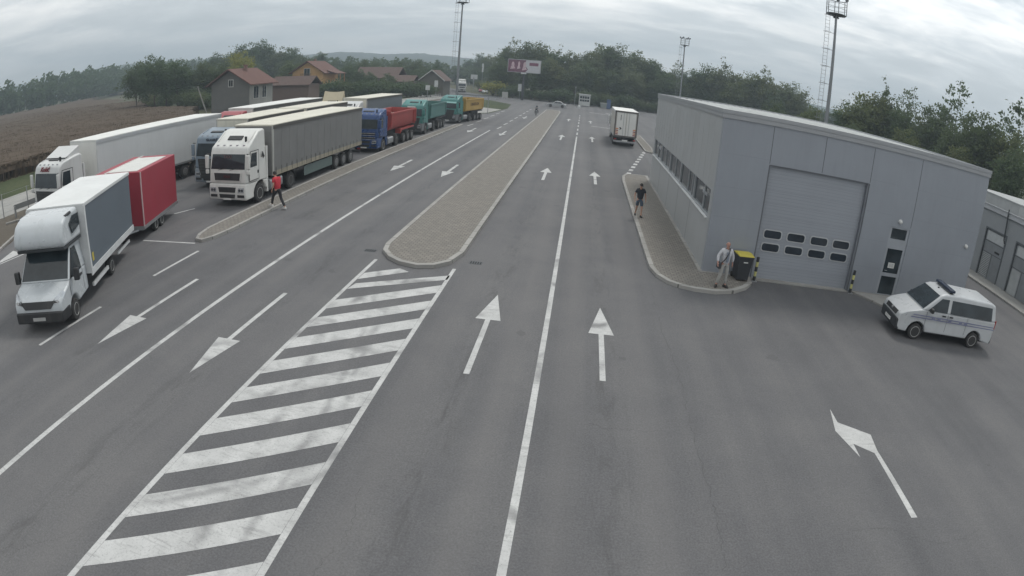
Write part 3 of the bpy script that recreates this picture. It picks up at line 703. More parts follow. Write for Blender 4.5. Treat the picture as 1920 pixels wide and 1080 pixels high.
house('brown_shed', 'low brown shed between block house and ochre house', -60.5, -52.0, 104, 109, 4.0, 5.4, mat('brown_wall', (.14, .10, .085), .9), ROOF2, .5, 0, 'x')
house('brown_house', 'long low house with brown roof behind the dark hedge', -60.5, -49.5, 150, 159, 4.6, 7.1, mat('dull_wall', (.16, .13, .115), .9), ROOF2, .8, 0, 'x')
house('brown_annex', 'low brown outbuilding right of the long brown roofed house', -50.5, -43.5, 146, 152, 3.6, 5.0, mat('dull_wall', (.16, .13, .115), .9), ROOF2, .5, 0, 'x')
t, r, W, L = house('gable_house', 'small dark house with pale edged gable near the far mast', -42.3, -36.2, 150, 158, 4.2, 6.6, mat('dark_plank_wall', (.10, .095, .08), .9), ROOF2, .5)
b = MB()
for sg in (-1, 1): b.prism([(0, 6.58), (sg * 3.6, 3.75), (sg * 3.6, 4.05), (0, 6.9)], 'y', -.62, -.54)
b.build('bargeboard', mat('pale_board', (.42, .42, .40), .7), t)
# ---------------------------------------------------------------- vehicles (local frame: nose at y = 0 pointing to -y, tail at +y)
def wheel_proto(r, w, rimr, rim, dish=.06, n=22):
    """tyre (mesh of the wheel object, outer side +x) with a rim child, linked later by copies"""
    b = MB(); b.lathe([(-w / 2, rimr), (-w / 2, r * .92), (-w * .38, r * .985), (-w * .2, r), (w * .2, r), (w * .38, r * .985), (w / 2, r * .92), (w / 2 + .005, rimr)], (0, 0, 0), 'x', n)
    t = b.mesh('wheel', RUBBER, 40)
    b = MB(); b.lathe([(-w * .3, .02), (-w * .3, rimr * .98), (w / 2 + .006, rimr * 1.03), (w / 2 + .012, rimr * .96), (w / 2 - dish, rimr * .82), (w / 2 - dish - .02, rimr * .45), (w / 2 - dish * .3, rimr * .36), (w / 2 - dish * .2, rimr * .2), (w / 2 - dish * .2, 0.0)], (0, 0, 0), 'x', n, mats=[1, 0, 0, 0, 0, 0, 0, 0])
    for k in range(8):
        a = 2 * pi * k / 8; b.lathe([(0, rimr * .1), (.008, rimr * .1), (.008, 0)], (w / 2 - dish - .012, cos(a) * rimr * .63, sin(a) * rimr * .63), 'x', 8, m=1)
    return t, b.mesh('rim', [rim, BLACK], 40)
WHEELS = {'truck': wheel_proto(.50, .30, .29, RIM, .05), 'dark': wheel_proto(.50, .36, .27, RIMDARK, .12), 'trailer': wheel_proto(.48, .34, .27, RIMDARK, -.03),
          'van': wheel_proto(.34, .22, .2, RIM, .03), 'light': wheel_proto(.31, .2, .19, WHITE, .03), 'car': wheel_proto(.32, .2, .21, RIM, .02)}
def add_wheel(root, x, y, kind, r):
    wm, rm = WHEELS[kind]
    o = bpy.data.objects.new('wheel', wm); COL.objects.link(o); o.parent = root; o.location = (x, y, r)
    if x < 0: o.rotation_euler = (0, 0, pi)
    q = bpy.data.objects.new('rim', rm); COL.objects.link(q); q.parent = o
def arch(cy, cz, r, a0=0, a1=180, n=9): return [(cy + r * cos(rad(a0 + (a1 - a0) * k / n)), cz + r * sin(rad(a0 + (a1 - a0) * k / n))) for k in range(n + 1)]

def tractor(t, body, low=None, top=3.75, visor=None, grille='wide', dash=True, slat=None):
    """cab and chassis of a heavy tractor; front axle y = 1.4, drive axle y = 5.05"""
    low = low or body; W = 1.235
    def taper(x, y, z):
        k = 1 - max(0, z - 2.9) * .10 - (max(0, .35 - y) * .10 if z > 1.2 else 0); return (x * k, y, z)
    lo_roof = top < 3.4
    prof = [(.06, 1.22), (.07, 1.5), (.11, 1.95), (.275, 2.80), (.38, 3.08), (.66, min(3.26, top - .12))] + ([(1.5, top - .08), (2.05, top), (2.2, top - .08)] if not lo_roof else [(1.5, top), (2.1, top), (2.2, top - .1)]) + [(2.2, 1.12)]
    b = MB(); b.prism(prof, 'x', -W, W, 0, taper); cab = b.build('cab', body, t, .09, seg=3)
    lowp = [(.03, .36), (-.02, .5), (-.03, .95), (.02, 1.22), (2.2, 1.12), (2.2, .66)] + [(p[0], p[1]) for p in arch(1.4, .5, .66, 14, 166)] + [(.76, .4)]
    b = MB(); b.prism(lowp, 'x', -W - .01, W + .01, 0, lambda x, y, z: (x * (1 - max(0, .3 - y) * .14), y, z)); lowo = b.build('lower_body', low, t, .055, seg=2)
    def fy(z): return .11 + (z - 1.95) * (.19 / .97)
    # windscreen and side glass
    b = MB(); b.slab([(-1.10, fy(1.97), 1.97), (1.10, fy(1.97), 1.97), (1.06, fy(2.74), 2.74), (-1.06, fy(2.74), 2.74)], .02); ws = b.build('windscreen', GLASS, cab, .012)
    b = MB()
    for x in (-.6, .15): b.tube([(x, fy(1.93) - .03, 1.93), (x + .55, fy(2.05) - .035, 2.03)], .013, 5)
    b.each('wiper', BLACK, ws)
    if dash:
        b = MB(); b.slab([(.30, fy(2.0) - .014, 2.0), (.58, fy(2.0) - .014, 2.0), (.66, fy(2.2) - .014, 2.2), (.42, fy(2.2) - .014, 2.2)], .004); b.build('paper_pass', PLATE, ws)
    for s in (-1, 1):
        x = s * (W + .004)
        def side(pts, tt, nm, mt, par, xx=x):
            q = [(xx, y, z) for y, z in pts]; q = q if s > 0 else q[::-1]
            bb = MB(); bb.slab(q, tt); return bb.build(nm, mt, par)
        d = side([(.32, 1.3), (1.34, 1.3), (1.34, 2.86), (.50, 2.86), (.32, 2.0)], .006, 'door', BLACK, cab)
        side([(.36, 1.34), (1.30, 1.34), (1.30, 2.82), (.53, 2.82), (.36, 2.0)], .010, 'door_skin', body, d)
        side([(.44, 2.02), (1.12, 2.02), (1.12, 2.74), (.58, 2.74), (.44, 2.12)], .014, 'side_window', GLASS, d)
        side([(1.16, 1.62), (1.28, 1.62), (1.28, 1.78), (1.16, 1.78)], .02, 'door_handle', BLACK, d)
        b = MB(); b.box(s * 1.34 - .11, s * 1.34 + .11, .02, .16, 2.0, 2.72); b.box(s * 1.34 - .1, s * 1.34 + .1, .02, .14, 1.72, 1.95)
        m_ = b.build('mirror', body, cab, .04)
        b = MB(); b.tube([(s * 1.2, .2, 2.76), (s * 1.34, .1, 2.78), (s * 1.34, .1, 2.7)], .025, 6); b.tube([(s * 1.2, .2, 1.7), (s * 1.34, .1, 1.74)], .025, 6); b.each('mirror_arm', BLACK, m_)
    # face: grille, bumper openings, lamps, plate
    b = MB()
    if grille == 'wide':
        b.slab([(-.86, .045, 1.36), (.86, .045, 1.36), (.92, .06, 1.82), (-.92, .06, 1.82)], .02, 0)
        b.slab([(-.80, .02, 1.40), (.80, .02, 1.40), (.85, .035, 1.78), (-.85, .035, 1.78)], .012, 1)
    elif grille == 'tall':
        b.slab([(-.72, -.035, .62), (.72, -.035, .62), (.95, .055, 1.82), (-.95, .055, 1.82)], .02, 1)
        for k in range(6): z = .78 + k * .18; w = .74 + k * .035; b.box(-w, w, -.075 + k * .0145, -.04 + k * .0145, z, z + .045, 0)
    else:
        for k in range(5): z = 1.0 + k * .17; b.box(-.95, .95, -.055 + k * .02, .03 + k * .012, z, z + .09, 1 if k % 2 else 2)
        for k in range(4): z = 1.09 + k * .17; b.box(-.97, .97, -.06 + k * .02, -.02 + k * .02, z, z + .03, 0)
    b.build('grille', [CHROME if grille == 'bars' else (slat or CHASSIS) if grille == 'tall' else low, BLACK, body], cab, .006)
    b = MB(); b.slab([(-.52, -.035, .78), (.52, -.035, .78), (.58, -.03, 1.05), (-.58, -.03, 1.05)], .012); b.slab([(-.48, -.02, .48), (.48, -.02, .48), (.52, -.035, .68), (-.52, -.035, .68)], .012)
    for s in (-1, 1): b.slab([(s * .88 - .22, -.022, .52), (s * .88 + .22, -.022, .52), (s * .88 + .22, -.028, .66), (s * .88 - .22, -.028, .66)], .014)
    b.build('bumper_vents', BLACK, lowo)
    for s in (-1, 1):
        b = MB(); P = [(s * .70, -.032, .76), (s * 1.08, -.032, .79), (s * 1.10, -.036, 1.04), (s * .73, -.036, 1.02)]; b.slab(P if s > 0 else P[::-1], .02); hl = b.build('headlight', LAMPGL, lowo)
        b = MB()
        for xx in (.82, .98): b.lathe([(0, .075), (-.012, .07), (-.012, 0)], (s * xx, -.052, .90), 'y', 12)
        b.each('lens', DARKSTEEL, hl)
    b = MB(); b.box(-.26, .26, -.055, -.035, .38, .48); b.build('number_plate', PLATE, lowo)
    if visor:
        b = MB(); b.slab([(-1.08, fy(2.62) - .1, 2.64), (1.08, fy(2.62) - .1, 2.64), (1.06, fy(2.8), 2.84), (-1.06, fy(2.8), 2.84)], .03); b.build('sun_visor', visor, cab)
    def rz_(y): a = min(3.26, top - .12); return a + (y - .66) * ((top - (0 if lo_roof else .08)) - a) / .84
    b = MB(); b.slab([(-.46, .86, rz_(.86)), (.46, .86, rz_(.86)), (.46, 1.12, rz_(1.12)), (-.46, 1.12, rz_(1.12))], .05); b.build('roof_hatch', BLACK, cab, .015)
    for s in (-1, 1):
        b = MB(); b.slab([(s * 1.0 - .03, .75, rz_(.75)), (s * 1.0 + .03, .75, rz_(.75)), (s * 1.0 + .03, 1.45, rz_(1.45)), (s * 1.0 - .03, 1.45, rz_(1.45))], .035); b.build('roof_crease', body, cab, .012)
    b = MB()
    for x in (-.85, -.42, 0, .42, .85): b.box(x - .06, x + .06, .47, .54, 3.13, 3.20)
    b.each('marker_lamp', LAMPGL, cab)
    b = MB(); b.tube([(.78, .8, rz_(.8) - .05), (.78, .8, rz_(.8) + .24)], [.06, .075], 8); b.build('roof_beacon', BLACK, cab)
    # chassis, tanks, mudguards
    b = MB()
    for s in (-1, 1): b.box(s * .45 - .06, s * .45 + .06, .9, 6.3, .75, 1.02)
    b.box(-.5, .5, 4.2, 5.9, 1.02, 1.16); b.box(-.45, .45, 1.2, 1.6, .42, .6); b.box(-.9, .9, 4.95, 5.15, .42, .58)
    for y in (2.3, 3.2, 4.1, 6.2): b.box(-.39, .39, y - .05, y + .05, .78, .98)
    b.build('chassis', CHASSIS, t)
    for s in (-1, 1):
        b = MB(); b.prism(rounded(s * .95 - .3, s * .95 + .3, .42, 1.0, .14), 'y', 2.55, 3.95); b.build('fuel_tank', STEEL, t, smooth=40)
        b = MB(); P = arch(5.05, .5, .60, 10, 170, 10); Q = arch(5.05, .5, .64, 170, 10, 10); b.prism(P + Q, 'x', s * .68, s * 1.22) ; b.build('mudguard', CHASSIS, t)
        b = MB(); b.box(s * 1.0 - .2, s * 1.0 + .2, 2.22, 2.36, .4, 2.9); b.build('side_flap', body, cab)
        add_wheel(t, s * 1.07, 1.4, 'truck', .5); add_wheel(t, s * 1.03, 5.05, 'dark', .5)
    return cab, lowo

def semi_trailer(t, y0, L, side, roof, style='curtain', top=4.0, axles=None, front=None, skirt=True, wheels='trailer', floor=1.15):
    y1 = y0 + L; W = 1.275
    b = MB(); b.box(-W, W, y0, y1, floor, top - .10); body = b.build('trailer_body', side, t, .02)
    b = MB(); b.box(-W - .005, W + .005, y0 - .01, y1 + .01, top - .10, top)
    rf = b.build('trailer_roof', roof, body, .015)
    b = MB()
    for s in (-1, 1): b.box(s * (W + .015) - .015, s * (W + .015) + .015, y0, y1, top - .24, top - .05)
    if style == 'curtain': b.each('curtain_rail', mat('dark_rail', (.075, .072, .066), .6), body)
    else: b.each('edge_rail', TRIM, body)
    b = MB(); b.box(-W + .04, W - .04, y0 - .025, y0 - .002, floor, top - .12); b.build('front_panel', front or roof, body)
    b = MB()
    for s in (-1, 1): b.box(s * .55 - .5, s * .55 + .5, y1 + .002, y1 + .03, floor + .05, top - .15, 0)
    for x in (-.3, .3): b.tube([(x, y1 + .05, floor), (x, y1 + .05, top - .2)], .02, 6, 1)
    b.build('rear_doors', [roof, STEEL], body)
    if style == 'curtain':
        b = MB()
        for s in (-1, 1):
            b.box(s * (W + .006) - .012, s * (W + .006) + .012, y0, y1, floor - .02, floor + .24, 0)
            n = int(L / .62)
            for k in range(n): y = y0 + .3 + k * (L - .6) / (n - 1); b.box(s * (W + .018) - .006, s * (W + .018) + .006, y - .025, y + .025, floor + .02, floor + .46, 1)
        b.build('side_rail', [mat('rail_sand', (.27, .245, .19), .7, 0, .25, 2, 0, .3), mat('strap_buckle', (.085, .08, .07), .7)], body)
        b = MB()
        for k in range(1, 14):
            y = y0 + k * L / 14; b.tube([(W + .002, y, floor + .2), (W + .004, y + .02, 2.5), (W + .002, y, top - .18)], .006, 4)
        b.build('curtain_fold', side, body)
        b = MB()
        for s in (-1, 1): b.box(s * (W - .03) - .04, s * (W - .03) + .04, y0 - .03, y0 + .09, floor, top - .1)
        b.each('corner_post', mat('post_grey', (.36, .36, .34), .5), body)
    else:
        b = MB()
        for s in (-1, 1): b.box(s * (W + .006) - .01, s * (W + .006) + .01, y0, y1, floor - .08, floor + .05)
        b.each('side_rail', STEEL, body)
    b = MB()
    for s in (-1, 1): b.box(s * .5 - .06, s * .5 + .06, y0 + .6, y1 - .1, .85, floor)
    for k in range(6): y = y0 + 1 + k * (L - 2) / 5; b.box(-1.15, 1.15, y - .05, y + .05, 1.0, floor)
    b.box(-1.2, 1.2, y1 - .12, y1, .5, .68); b.box(-.4, -.3, y1 - .3, y1 - .1, .6, floor); b.box(.3, .4, y1 - .3, y1 - .1, .6, floor)
    ax = axles if axles is not None else [y1 - 4.6, y1 - 3.3, y1 - 2.0]
    for a in ax: b.box(-1.0, 1.0, a - .08, a + .08, .4, .56)
    b.build('trailer_chassis', CHASSIS, t)
    b = MB()
    for x in (-1.05, 1.05): b.box(x - .12, x + .12, y1 + .0, y1 + .03, .74, .86)
    b.each('tail_lamp', REDLAMP, t)
    if skirt:
        for s in (-1, 1):
            b = MB(); b.box(s * 1.2 - .012, s * 1.2 + .012, y0 + 4.0, ax[0] - .75, .42, 1.02); b.build('side_skirt', mat('skirt_teal_grey', (.10, .135, .13), .5), t)
    if L > 10:
        b = MB()
        for s in (-1, 1): b.box(s * .9 - .06, s * .9 + .06, y0 + 2.9, y0 + 3.05, .25, floor); b.box(s * .9 - .14, s * .9 + .14, y0 + 2.85, y0 + 3.1, .2, .26)
        b.each('landing_leg', CHASSIS, t)
    for a in ax:
        for s in (-1, 1): add_wheel(t, s * 1.05, a, wheels, .48)
    return body

GREYCURT = mat('grey_curtain', (.165, .165, .162), .7, 0, .10, .9, .15, .1, bscale=1.2)
GREYCURT2 = mat('blue_grey_curtain', (.13, .145, .16), .7, 0, .08, .9, .1, 0)
WHITEBOX = mat('white_fridge_panel', (.52, .53, .53), .4, 0, .04, .6, 0, .10)
ROOFW = mat('white_trailer_roof', (.66, .66, .63), .55, 0, .08, .5, 0, .10)
ROOFC = mat('cream_trailer_roof', (.60, .575, .49), .6, 0, .10, .5, 0, .2)
REDTXT = mat('red_lettering', (.17, .022, .028), .5); DULLRED = mat('dull_red_lettering', (.075, .018, .02), .4)

# ivory artic, nearest in the lane beside the paved strip
t = thing('articulated_truck', 'ivory white artic with grey curtain trailer beside the paved strip', 'truck', (-17.55, 25.35, 0))
cab, low = tractor(t, CREAM, grille='wide', top=3.9, visor=None)
text_part('MAN', 'grille_emblem', .2, DULLRED, cab, (0, .0, 1.6), (90, 0, 0), bold=.006)
text_part('TAXI', 'windscreen_lettering', .24, DULLRED, cab, (-.05, .215, 2.60), (78.5, 0, 0), bold=.004)
b = MB(); b.prism([(1.62, 2.42), (1.72, 2.62), (1.66, 2.7), (1.8, 2.66), (1.9, 2.5), (2.02, 2.36), (1.9, 2.38), (1.84, 2.28), (1.78, 2.42)], 'x', 1.236, 1.241); b.build('side_decal', BLACK, cab)
semi_trailer(t, 2.85, 13.6, GREYCURT, ROOFC, 'curtain', front=GREYCURT)

# white fridge artic, half hidden behind the van
t = thing('articulated_truck', 'white artic with white box trailer beside the cornfield, red script above its windscreen', 'truck', (-26.95, 20.0, 0))
cab, low = tractor(t, WHITE, grille='tall', top=3.5, dash=False)
text_part('Kokić', 'cab_lettering', .36, REDTXT, cab, (-.15, .295, 2.94), (69.5, 0, 0), shear=.3, bold=.004, extrude=.02)
b = MB(); b.prism([(1.05, 3.42), (2.15, 3.92), (2.2, 3.4)], 'x', -.98, .98, 0, lambda x, y, z: (x, y, z - .10 * (1 - (x / 1.0) ** 2) * (z > 3.8)))
b.build('roof_spoiler', WHITE, cab, .03)
r_ = random.Random(4); b = MB()
for k in range(6): b.box(-.1 + k * .14, .02 + k * .14, .24, .36, 1.99, 2.05 + r_.uniform(.03, .16))
b.build('dashboard_clutter', PLATE, cab)
semi_trailer(t, 3.35, 13.2, WHITEBOX, ROOFW, 'box', skirt=False)

# blue-grey rigid with a trailer in the middle lane
DAFBLUE = paint('steel_blue_paint', (.17, .215, .26), .2)
t = thing('drawbar_truck', 'steel blue truck with two cream roofed bodies between ivory truck and white artic', 'truck', (-21.6, 29.3, 0))
cab, low = tractor(t, DAFBLUE, mat('steel_blue_lower', (.2, .23, .26), .4), grille='tall', top=3.55)
text_part('GLAVAŠ', 'cab_lettering', .24, mat('dark_lettering', (.03, .04, .06), .5), cab, (0, .295, 2.94), (69.5, 0, 0), shear=.2, extrude=.02)
semi_trailer(t, 2.7, 7.9, GREYCURT, ROOFC, 'curtain', axles=[8.6, 9.8], skirt=False)
semi_trailer(t, 11.2, 8.0, GREYCURT, ROOFC, 'curtain', axles=[13.2, 17.2], skirt=False)

# red cab artic
REDPAINT = paint('dark_red_paint', (.27, .025, .035), .1)
t = thing('articulated_truck', 'dark red cabbed artic with white roofed trailer, half hidden in the third lane', 'truck', (-27.0, 38.4, 0))
tractor(t, REDPAINT, grille='tall', top=3.85)
semi_trailer(t, 2.9, 13.4, GREYCURT, ROOFW, 'curtain', skirt=False)

# cream tractor with a tall air deflector
t = thing('tractor_unit', 'cream tractor unit whose tall roof deflector shows above the white trailer roofs', 'truck', (-26.0, 56.6, 0))
SAND = paint('sand_paint', (.50, .44, .31), .15)
cab, low = tractor(t, SAND, grille='wide', top=3.7)
b = MB()
P = [(-1.15 + k * .23, 0) for k in range(11)]
for k in range(10):
    x0, x1 = P[k][0], P[k + 1][0]; z0, z1 = 4.42 + .10 * (x0 / 1.15) ** 2, 4.42 + .10 * (x1 / 1.15) ** 2
    b.v += [(x0, 1.2, 3.5), (x1, 1.2, 3.5), (x1, 1.75, z1), (x0, 1.75, z0), (x0, 2.15, 3.5), (x1, 2.15, 3.5)]; i = len(b.v) - 6
    for q in ((0, 1, 2, 3), (3, 2, 5, 4)): b.poly([i + a for a in q], 0)
    if k == 0: b.poly([i, i + 3, i + 4], 0)
    if k == 9: b.poly([i + 1, i + 5, i + 2], 0)
b.build('air_deflector', SAND, cab)

# white artic with grey curtain further back
t = thing('articulated_truck', 'white cabbed artic with blue grey trailer behind the blue tipper truck', 'truck', (-21.9, 51.4, 0))
tractor(t, WHITE, grille='wide', top=3.75)
semi_trailer(t, 2.8, 11.4, GREYCURT2, ROOFC, 'curtain', skirt=False)

# tipper trucks
def tipper(t, body, bin_m, y0=3.05, L=7.4, z0=1.45, z1=3.05, ribs=True, round_=True, axles=(7.2, 8.5, 9.8)):
    out = [(-1.24, z1), (-1.24, z0 + .55), (-1.05, z0 + .16), (-.7, z0), (.7, z0), (1.05, z0 + .16), (1.24, z0 + .55), (1.24, z1)] if round_ else [(-1.25, z1), (-1.25, z0 + .1), (-1.1, z0), (1.1, z0), (1.25, z0 + .1), (1.25, z1)]
    inn = [(x * .95, max(z, z0) + (.06 if z < z1 else 0)) for x, z in out][::-1]
    def slope(x, y, z): return (x, y - (.5 if y < y0 + .1 and z > z1 - .2 else 0) * 0, z)
    b = MB(); b.prism(out + inn, 'y', y0, y0 + L)
    b.prism(out, 'y', y0 - .02, y0 + .06); b.prism(out, 'y', y0 + L - .06, y0 + L + .02)
    bd = b.build('tipper_body', bin_m, t, smooth=40)
    b = MB()
    for s in (-1, 1): b.box(s * 1.27 - .05, s * 1.27 + .05, y0 - .03, y0 + L + .03, z1 - .12, z1 + .05)
    b.box(-1.27, 1.27, y0 - .08, y0 + .05, z1 - .12, z1 + .22)
    b.build('top_rail', bin_m, bd, .015)
    b = MB()
    ys = ([y0 + .1, y0 + L - .65, y0 + L - .08] if ribs else [y0 + .08, y0 + L - .08])
    for s in (-1, 1):
        for y in ys: b.box(s * 1.29 - .05, s * 1.29 + .05, y - .07, y + .07, z0 + .35, z1)
    b.each('body_rib', bin_m, bd)
    b = MB(); b.box(-1.22, 1.22, y0 + L + .03, y0 + L + .09, z0 + .1, z1 + .05); b.build('tailgate', bin_m, bd)
    b = MB(); b.box(-1.1, 1.1, y0 + .2, y0 + L - .2, z1 - .55, z1 - .45); b.build('load', mat('sand_load', (.19, .16, .12), .95, 0, .2, 2, .5), bd)
    b = MB()
    for s in (-1, 1): b.box(s * .48 - .07, s * .48 + .07, y0 + 1.0, y0 + L - .1, .85, z0 + .02)
    b.box(-1.1, 1.1, y0 + L - .2, y0 + L, .55, .75)
    for a in axles: b.box(-1, 1, a - .08, a + .08, .4, .56)
    b.build('trailer_chassis', CHASSIS, t)
    b = MB()
    for s in (-1, 1): b.prism([(axles[0] - 1.1, 1.0), (axles[0] - .5, 1.28), (axles[-1] + .6, 1.28), (axles[-1] + .6, 1.42), (axles[0] - 1.1, 1.42)], 'x', s * .7, s * 1.2)
    b.each('wing', bin_m if ribs else CHASSIS, t)
    b = MB(); b.tube([(-.9, y0 - .35, 2.4), (-.9, y0 - .35, 3.3), (0, y0 - .3, 3.5), (.9, y0 - .35, 3.3), (.9, y0 - .35, 2.4)], .025, 6); b.build('hose_bow', STEEL, t)
    for a in axles:
        for s in (-1, 1): add_wheel(t, s * 1.05, a, 'trailer', .48)
    return bd
BLUEP = paint('deep_blue_paint', (.022, .058, .17), .1, .28); REDBIN = mat('faded_red_bin', (.33, .055, .05), .55, 0, .12, 1, 0, .2)
TEAL = paint('teal_paint', (.06, .20, .185), .14); TEALBIN = mat('teal_bin', (.065, .16, .15), .55, 0, .12, 1, 0, .25)
YELBIN = mat('mustard_bin', (.40, .26, .07), .55, 0, .12, 1, 0, .2)
t = thing('tipper_truck', 'blue tractor with red half-pipe tipper trailer behind the ivory truck', 'tipper truck', (-17.3, 45.0, 0), group='tipper trucks parked in line')
cab, low = tractor(t, BLUEP, grille='bars', top=3.55); tipper(t, BLUEP, REDBIN, L=7.6)
t = thing('tipper_truck', 'teal tipper truck with teal body, middle of the three tippers', 'tipper truck', (-17.45, 58.9, 0), group='tipper trucks parked in line')
cab, low = tractor(t, TEAL, mat('grey_bumper', (.12, .125, .13), .6), grille='tall', top=3.65); tipper(t, TEAL, TEALBIN, L=7.2, ribs=False, round_=False)
b = MB(); b.slab([(-.5, .2, 2.88), (.35, .2, 2.88), (.35, .225, 3.0), (-.5, .225, 3.0)], .02); b.build('windscreen_plate', PLATE, cab)
t = thing('tipper_truck', 'teal cabbed truck with mustard yellow tipper body, farthest of the three tippers', 'tipper truck', (-17.0, 73.6, 0), -9.5, group='tipper trucks parked in line')
cab, low = tractor(t, TEAL, mat('grey_bumper', (.12, .125, .13), .6), grille='tall', top=3.65, visor=mat('pale_teal_visor', (.25, .45, .43), .4)); bd = tipper(t, TEAL, YELBIN, L=7.0, ribs=False, round_=False, axles=(7.0, 8.2, 9.4))
text_part('R MADE LON', 'body_lettering', .55, mat('brown_lettering', (.10, .06, .03), .6), bd, (1.262, 6.6, 2.35), (90, 0, 90), bold=.02)

# box truck seen from behind, nose away from the camera
t = thing('box_truck', 'pale grey box truck seen from behind, standing alone in the right hand lanes', 'truck', (4.85, 75.2, 0), 180)
cab, low = tractor(t, WHITE, grille='wide', top=3.0, dash=False)
PALEBOX = mat('pale_box_panel', (.42, .405, .37), .5, 0, .05, .7, 0, .15)
bd = semi_trailer(t, 2.5, 8.4, PALEBOX, ROOFW, 'box', top=3.95, axles=[7.6, 8.9], skirt=False, front=PALEBOX)
b = MB()
for x in (-1.2, 1.2): b.box(x - .06, x + .06, 10.9, 10.98, 1.1, 3.95)
b.box(-1.2, 1.2, 10.9, 10.98, 3.78, 3.95); b.box(-1.2, 1.2, 10.9, 11.0, 1.05, 1.22); b.build('rear_frame', mat('rear_frame_dark', (.09, .085, .08), .5), bd)
b = MB()
for s in (-1, 1):
    for k in range(4): b.box(s * .95 - .14, s * .95 + .14, 10.94, 10.955, 1.3 + k * .2, 1.4 + k * .2, k % 2)
b.each('warning_panel', [REDLAMP, ORANGE], bd)
b = MB(); b.box(-1.25, 1.25, 10.9, 11.05, .48, .66); b.build('underrun_bar', STEEL, bd); b = MB(); b.box(-.3, .3, 11.05, 11.07, .62, .78); b.build('rear_plate', PLATE, bd)
b = MB(); b.prism([(.45, 2.0), (.6, 2.15), (.75, 2.1), (.62, 2.0), (.7, 1.85), (.5, 1.9)], 'y', 10.94, 10.952); b.build('door_graphic', DARKSTEEL, bd)
b = MB(); b.box(.58, .64, 10.94, 10.952, 2.9, 3.5); b.build('door_graphic', DARKSTEEL, bd)

# ---- light vehicles: body from a lower prism with wheel arches and an upper tapering greenhouse
class Car:
    def __init__(s, t, W, Wt, belt, top): s.t, s.W, s.Wt, s.belt, s.top = t, W, Wt, belt, top
    def xw(s, z): return s.W if z <= s.belt else s.W + (s.Wt - s.W) * (z - s.belt) / (s.top - s.belt)
    def fn(s, x, y, z): return (math.copysign(s.xw(z) - (s.W - abs(x)), x) if abs(x) > .01 else x, y, z)
    def lower(s, prof, m, name='body', bevel=.05, taper=None):
        b = MB(); b.prism(prof, 'x', -s.W, s.W, 0, taper); return b.build(name, m, s.t, bevel, seg=3)
    def upper(s, prof, m, parent, name='cabin', bevel=.06):
        b = MB(); b.prism(prof, 'x', -s.W, s.W, 0, lambda x, y, z: (math.copysign(s.xw(z), x), y, z)); return b.build(name, m, parent, bevel, seg=3)
    def side(s, pts, name, m, parent, t=.012, sides=(-1, 1)):
        for sg in sides:
            q = [(sg * (s.xw(z) + .001), y, z) for y, z in pts]; q = q if sg > 0 else q[::-1]
            b = MB(); b.slab(q, t); o = b.build(name, m, parent)
        return o
    def front(s, y0, z0, y1, z1, k0, k1, name, m, parent, t=.012):
        """plate on a raked plane from (y0,z0) to (y1,z1), half widths k0, k1"""
        b = MB(); q = [(-k0, y0, z0), (k0, y0, z0), (k1, y1, z1), (-k1, y1, z1)]; b.slab(q, t); return b.build(name, m, parent)

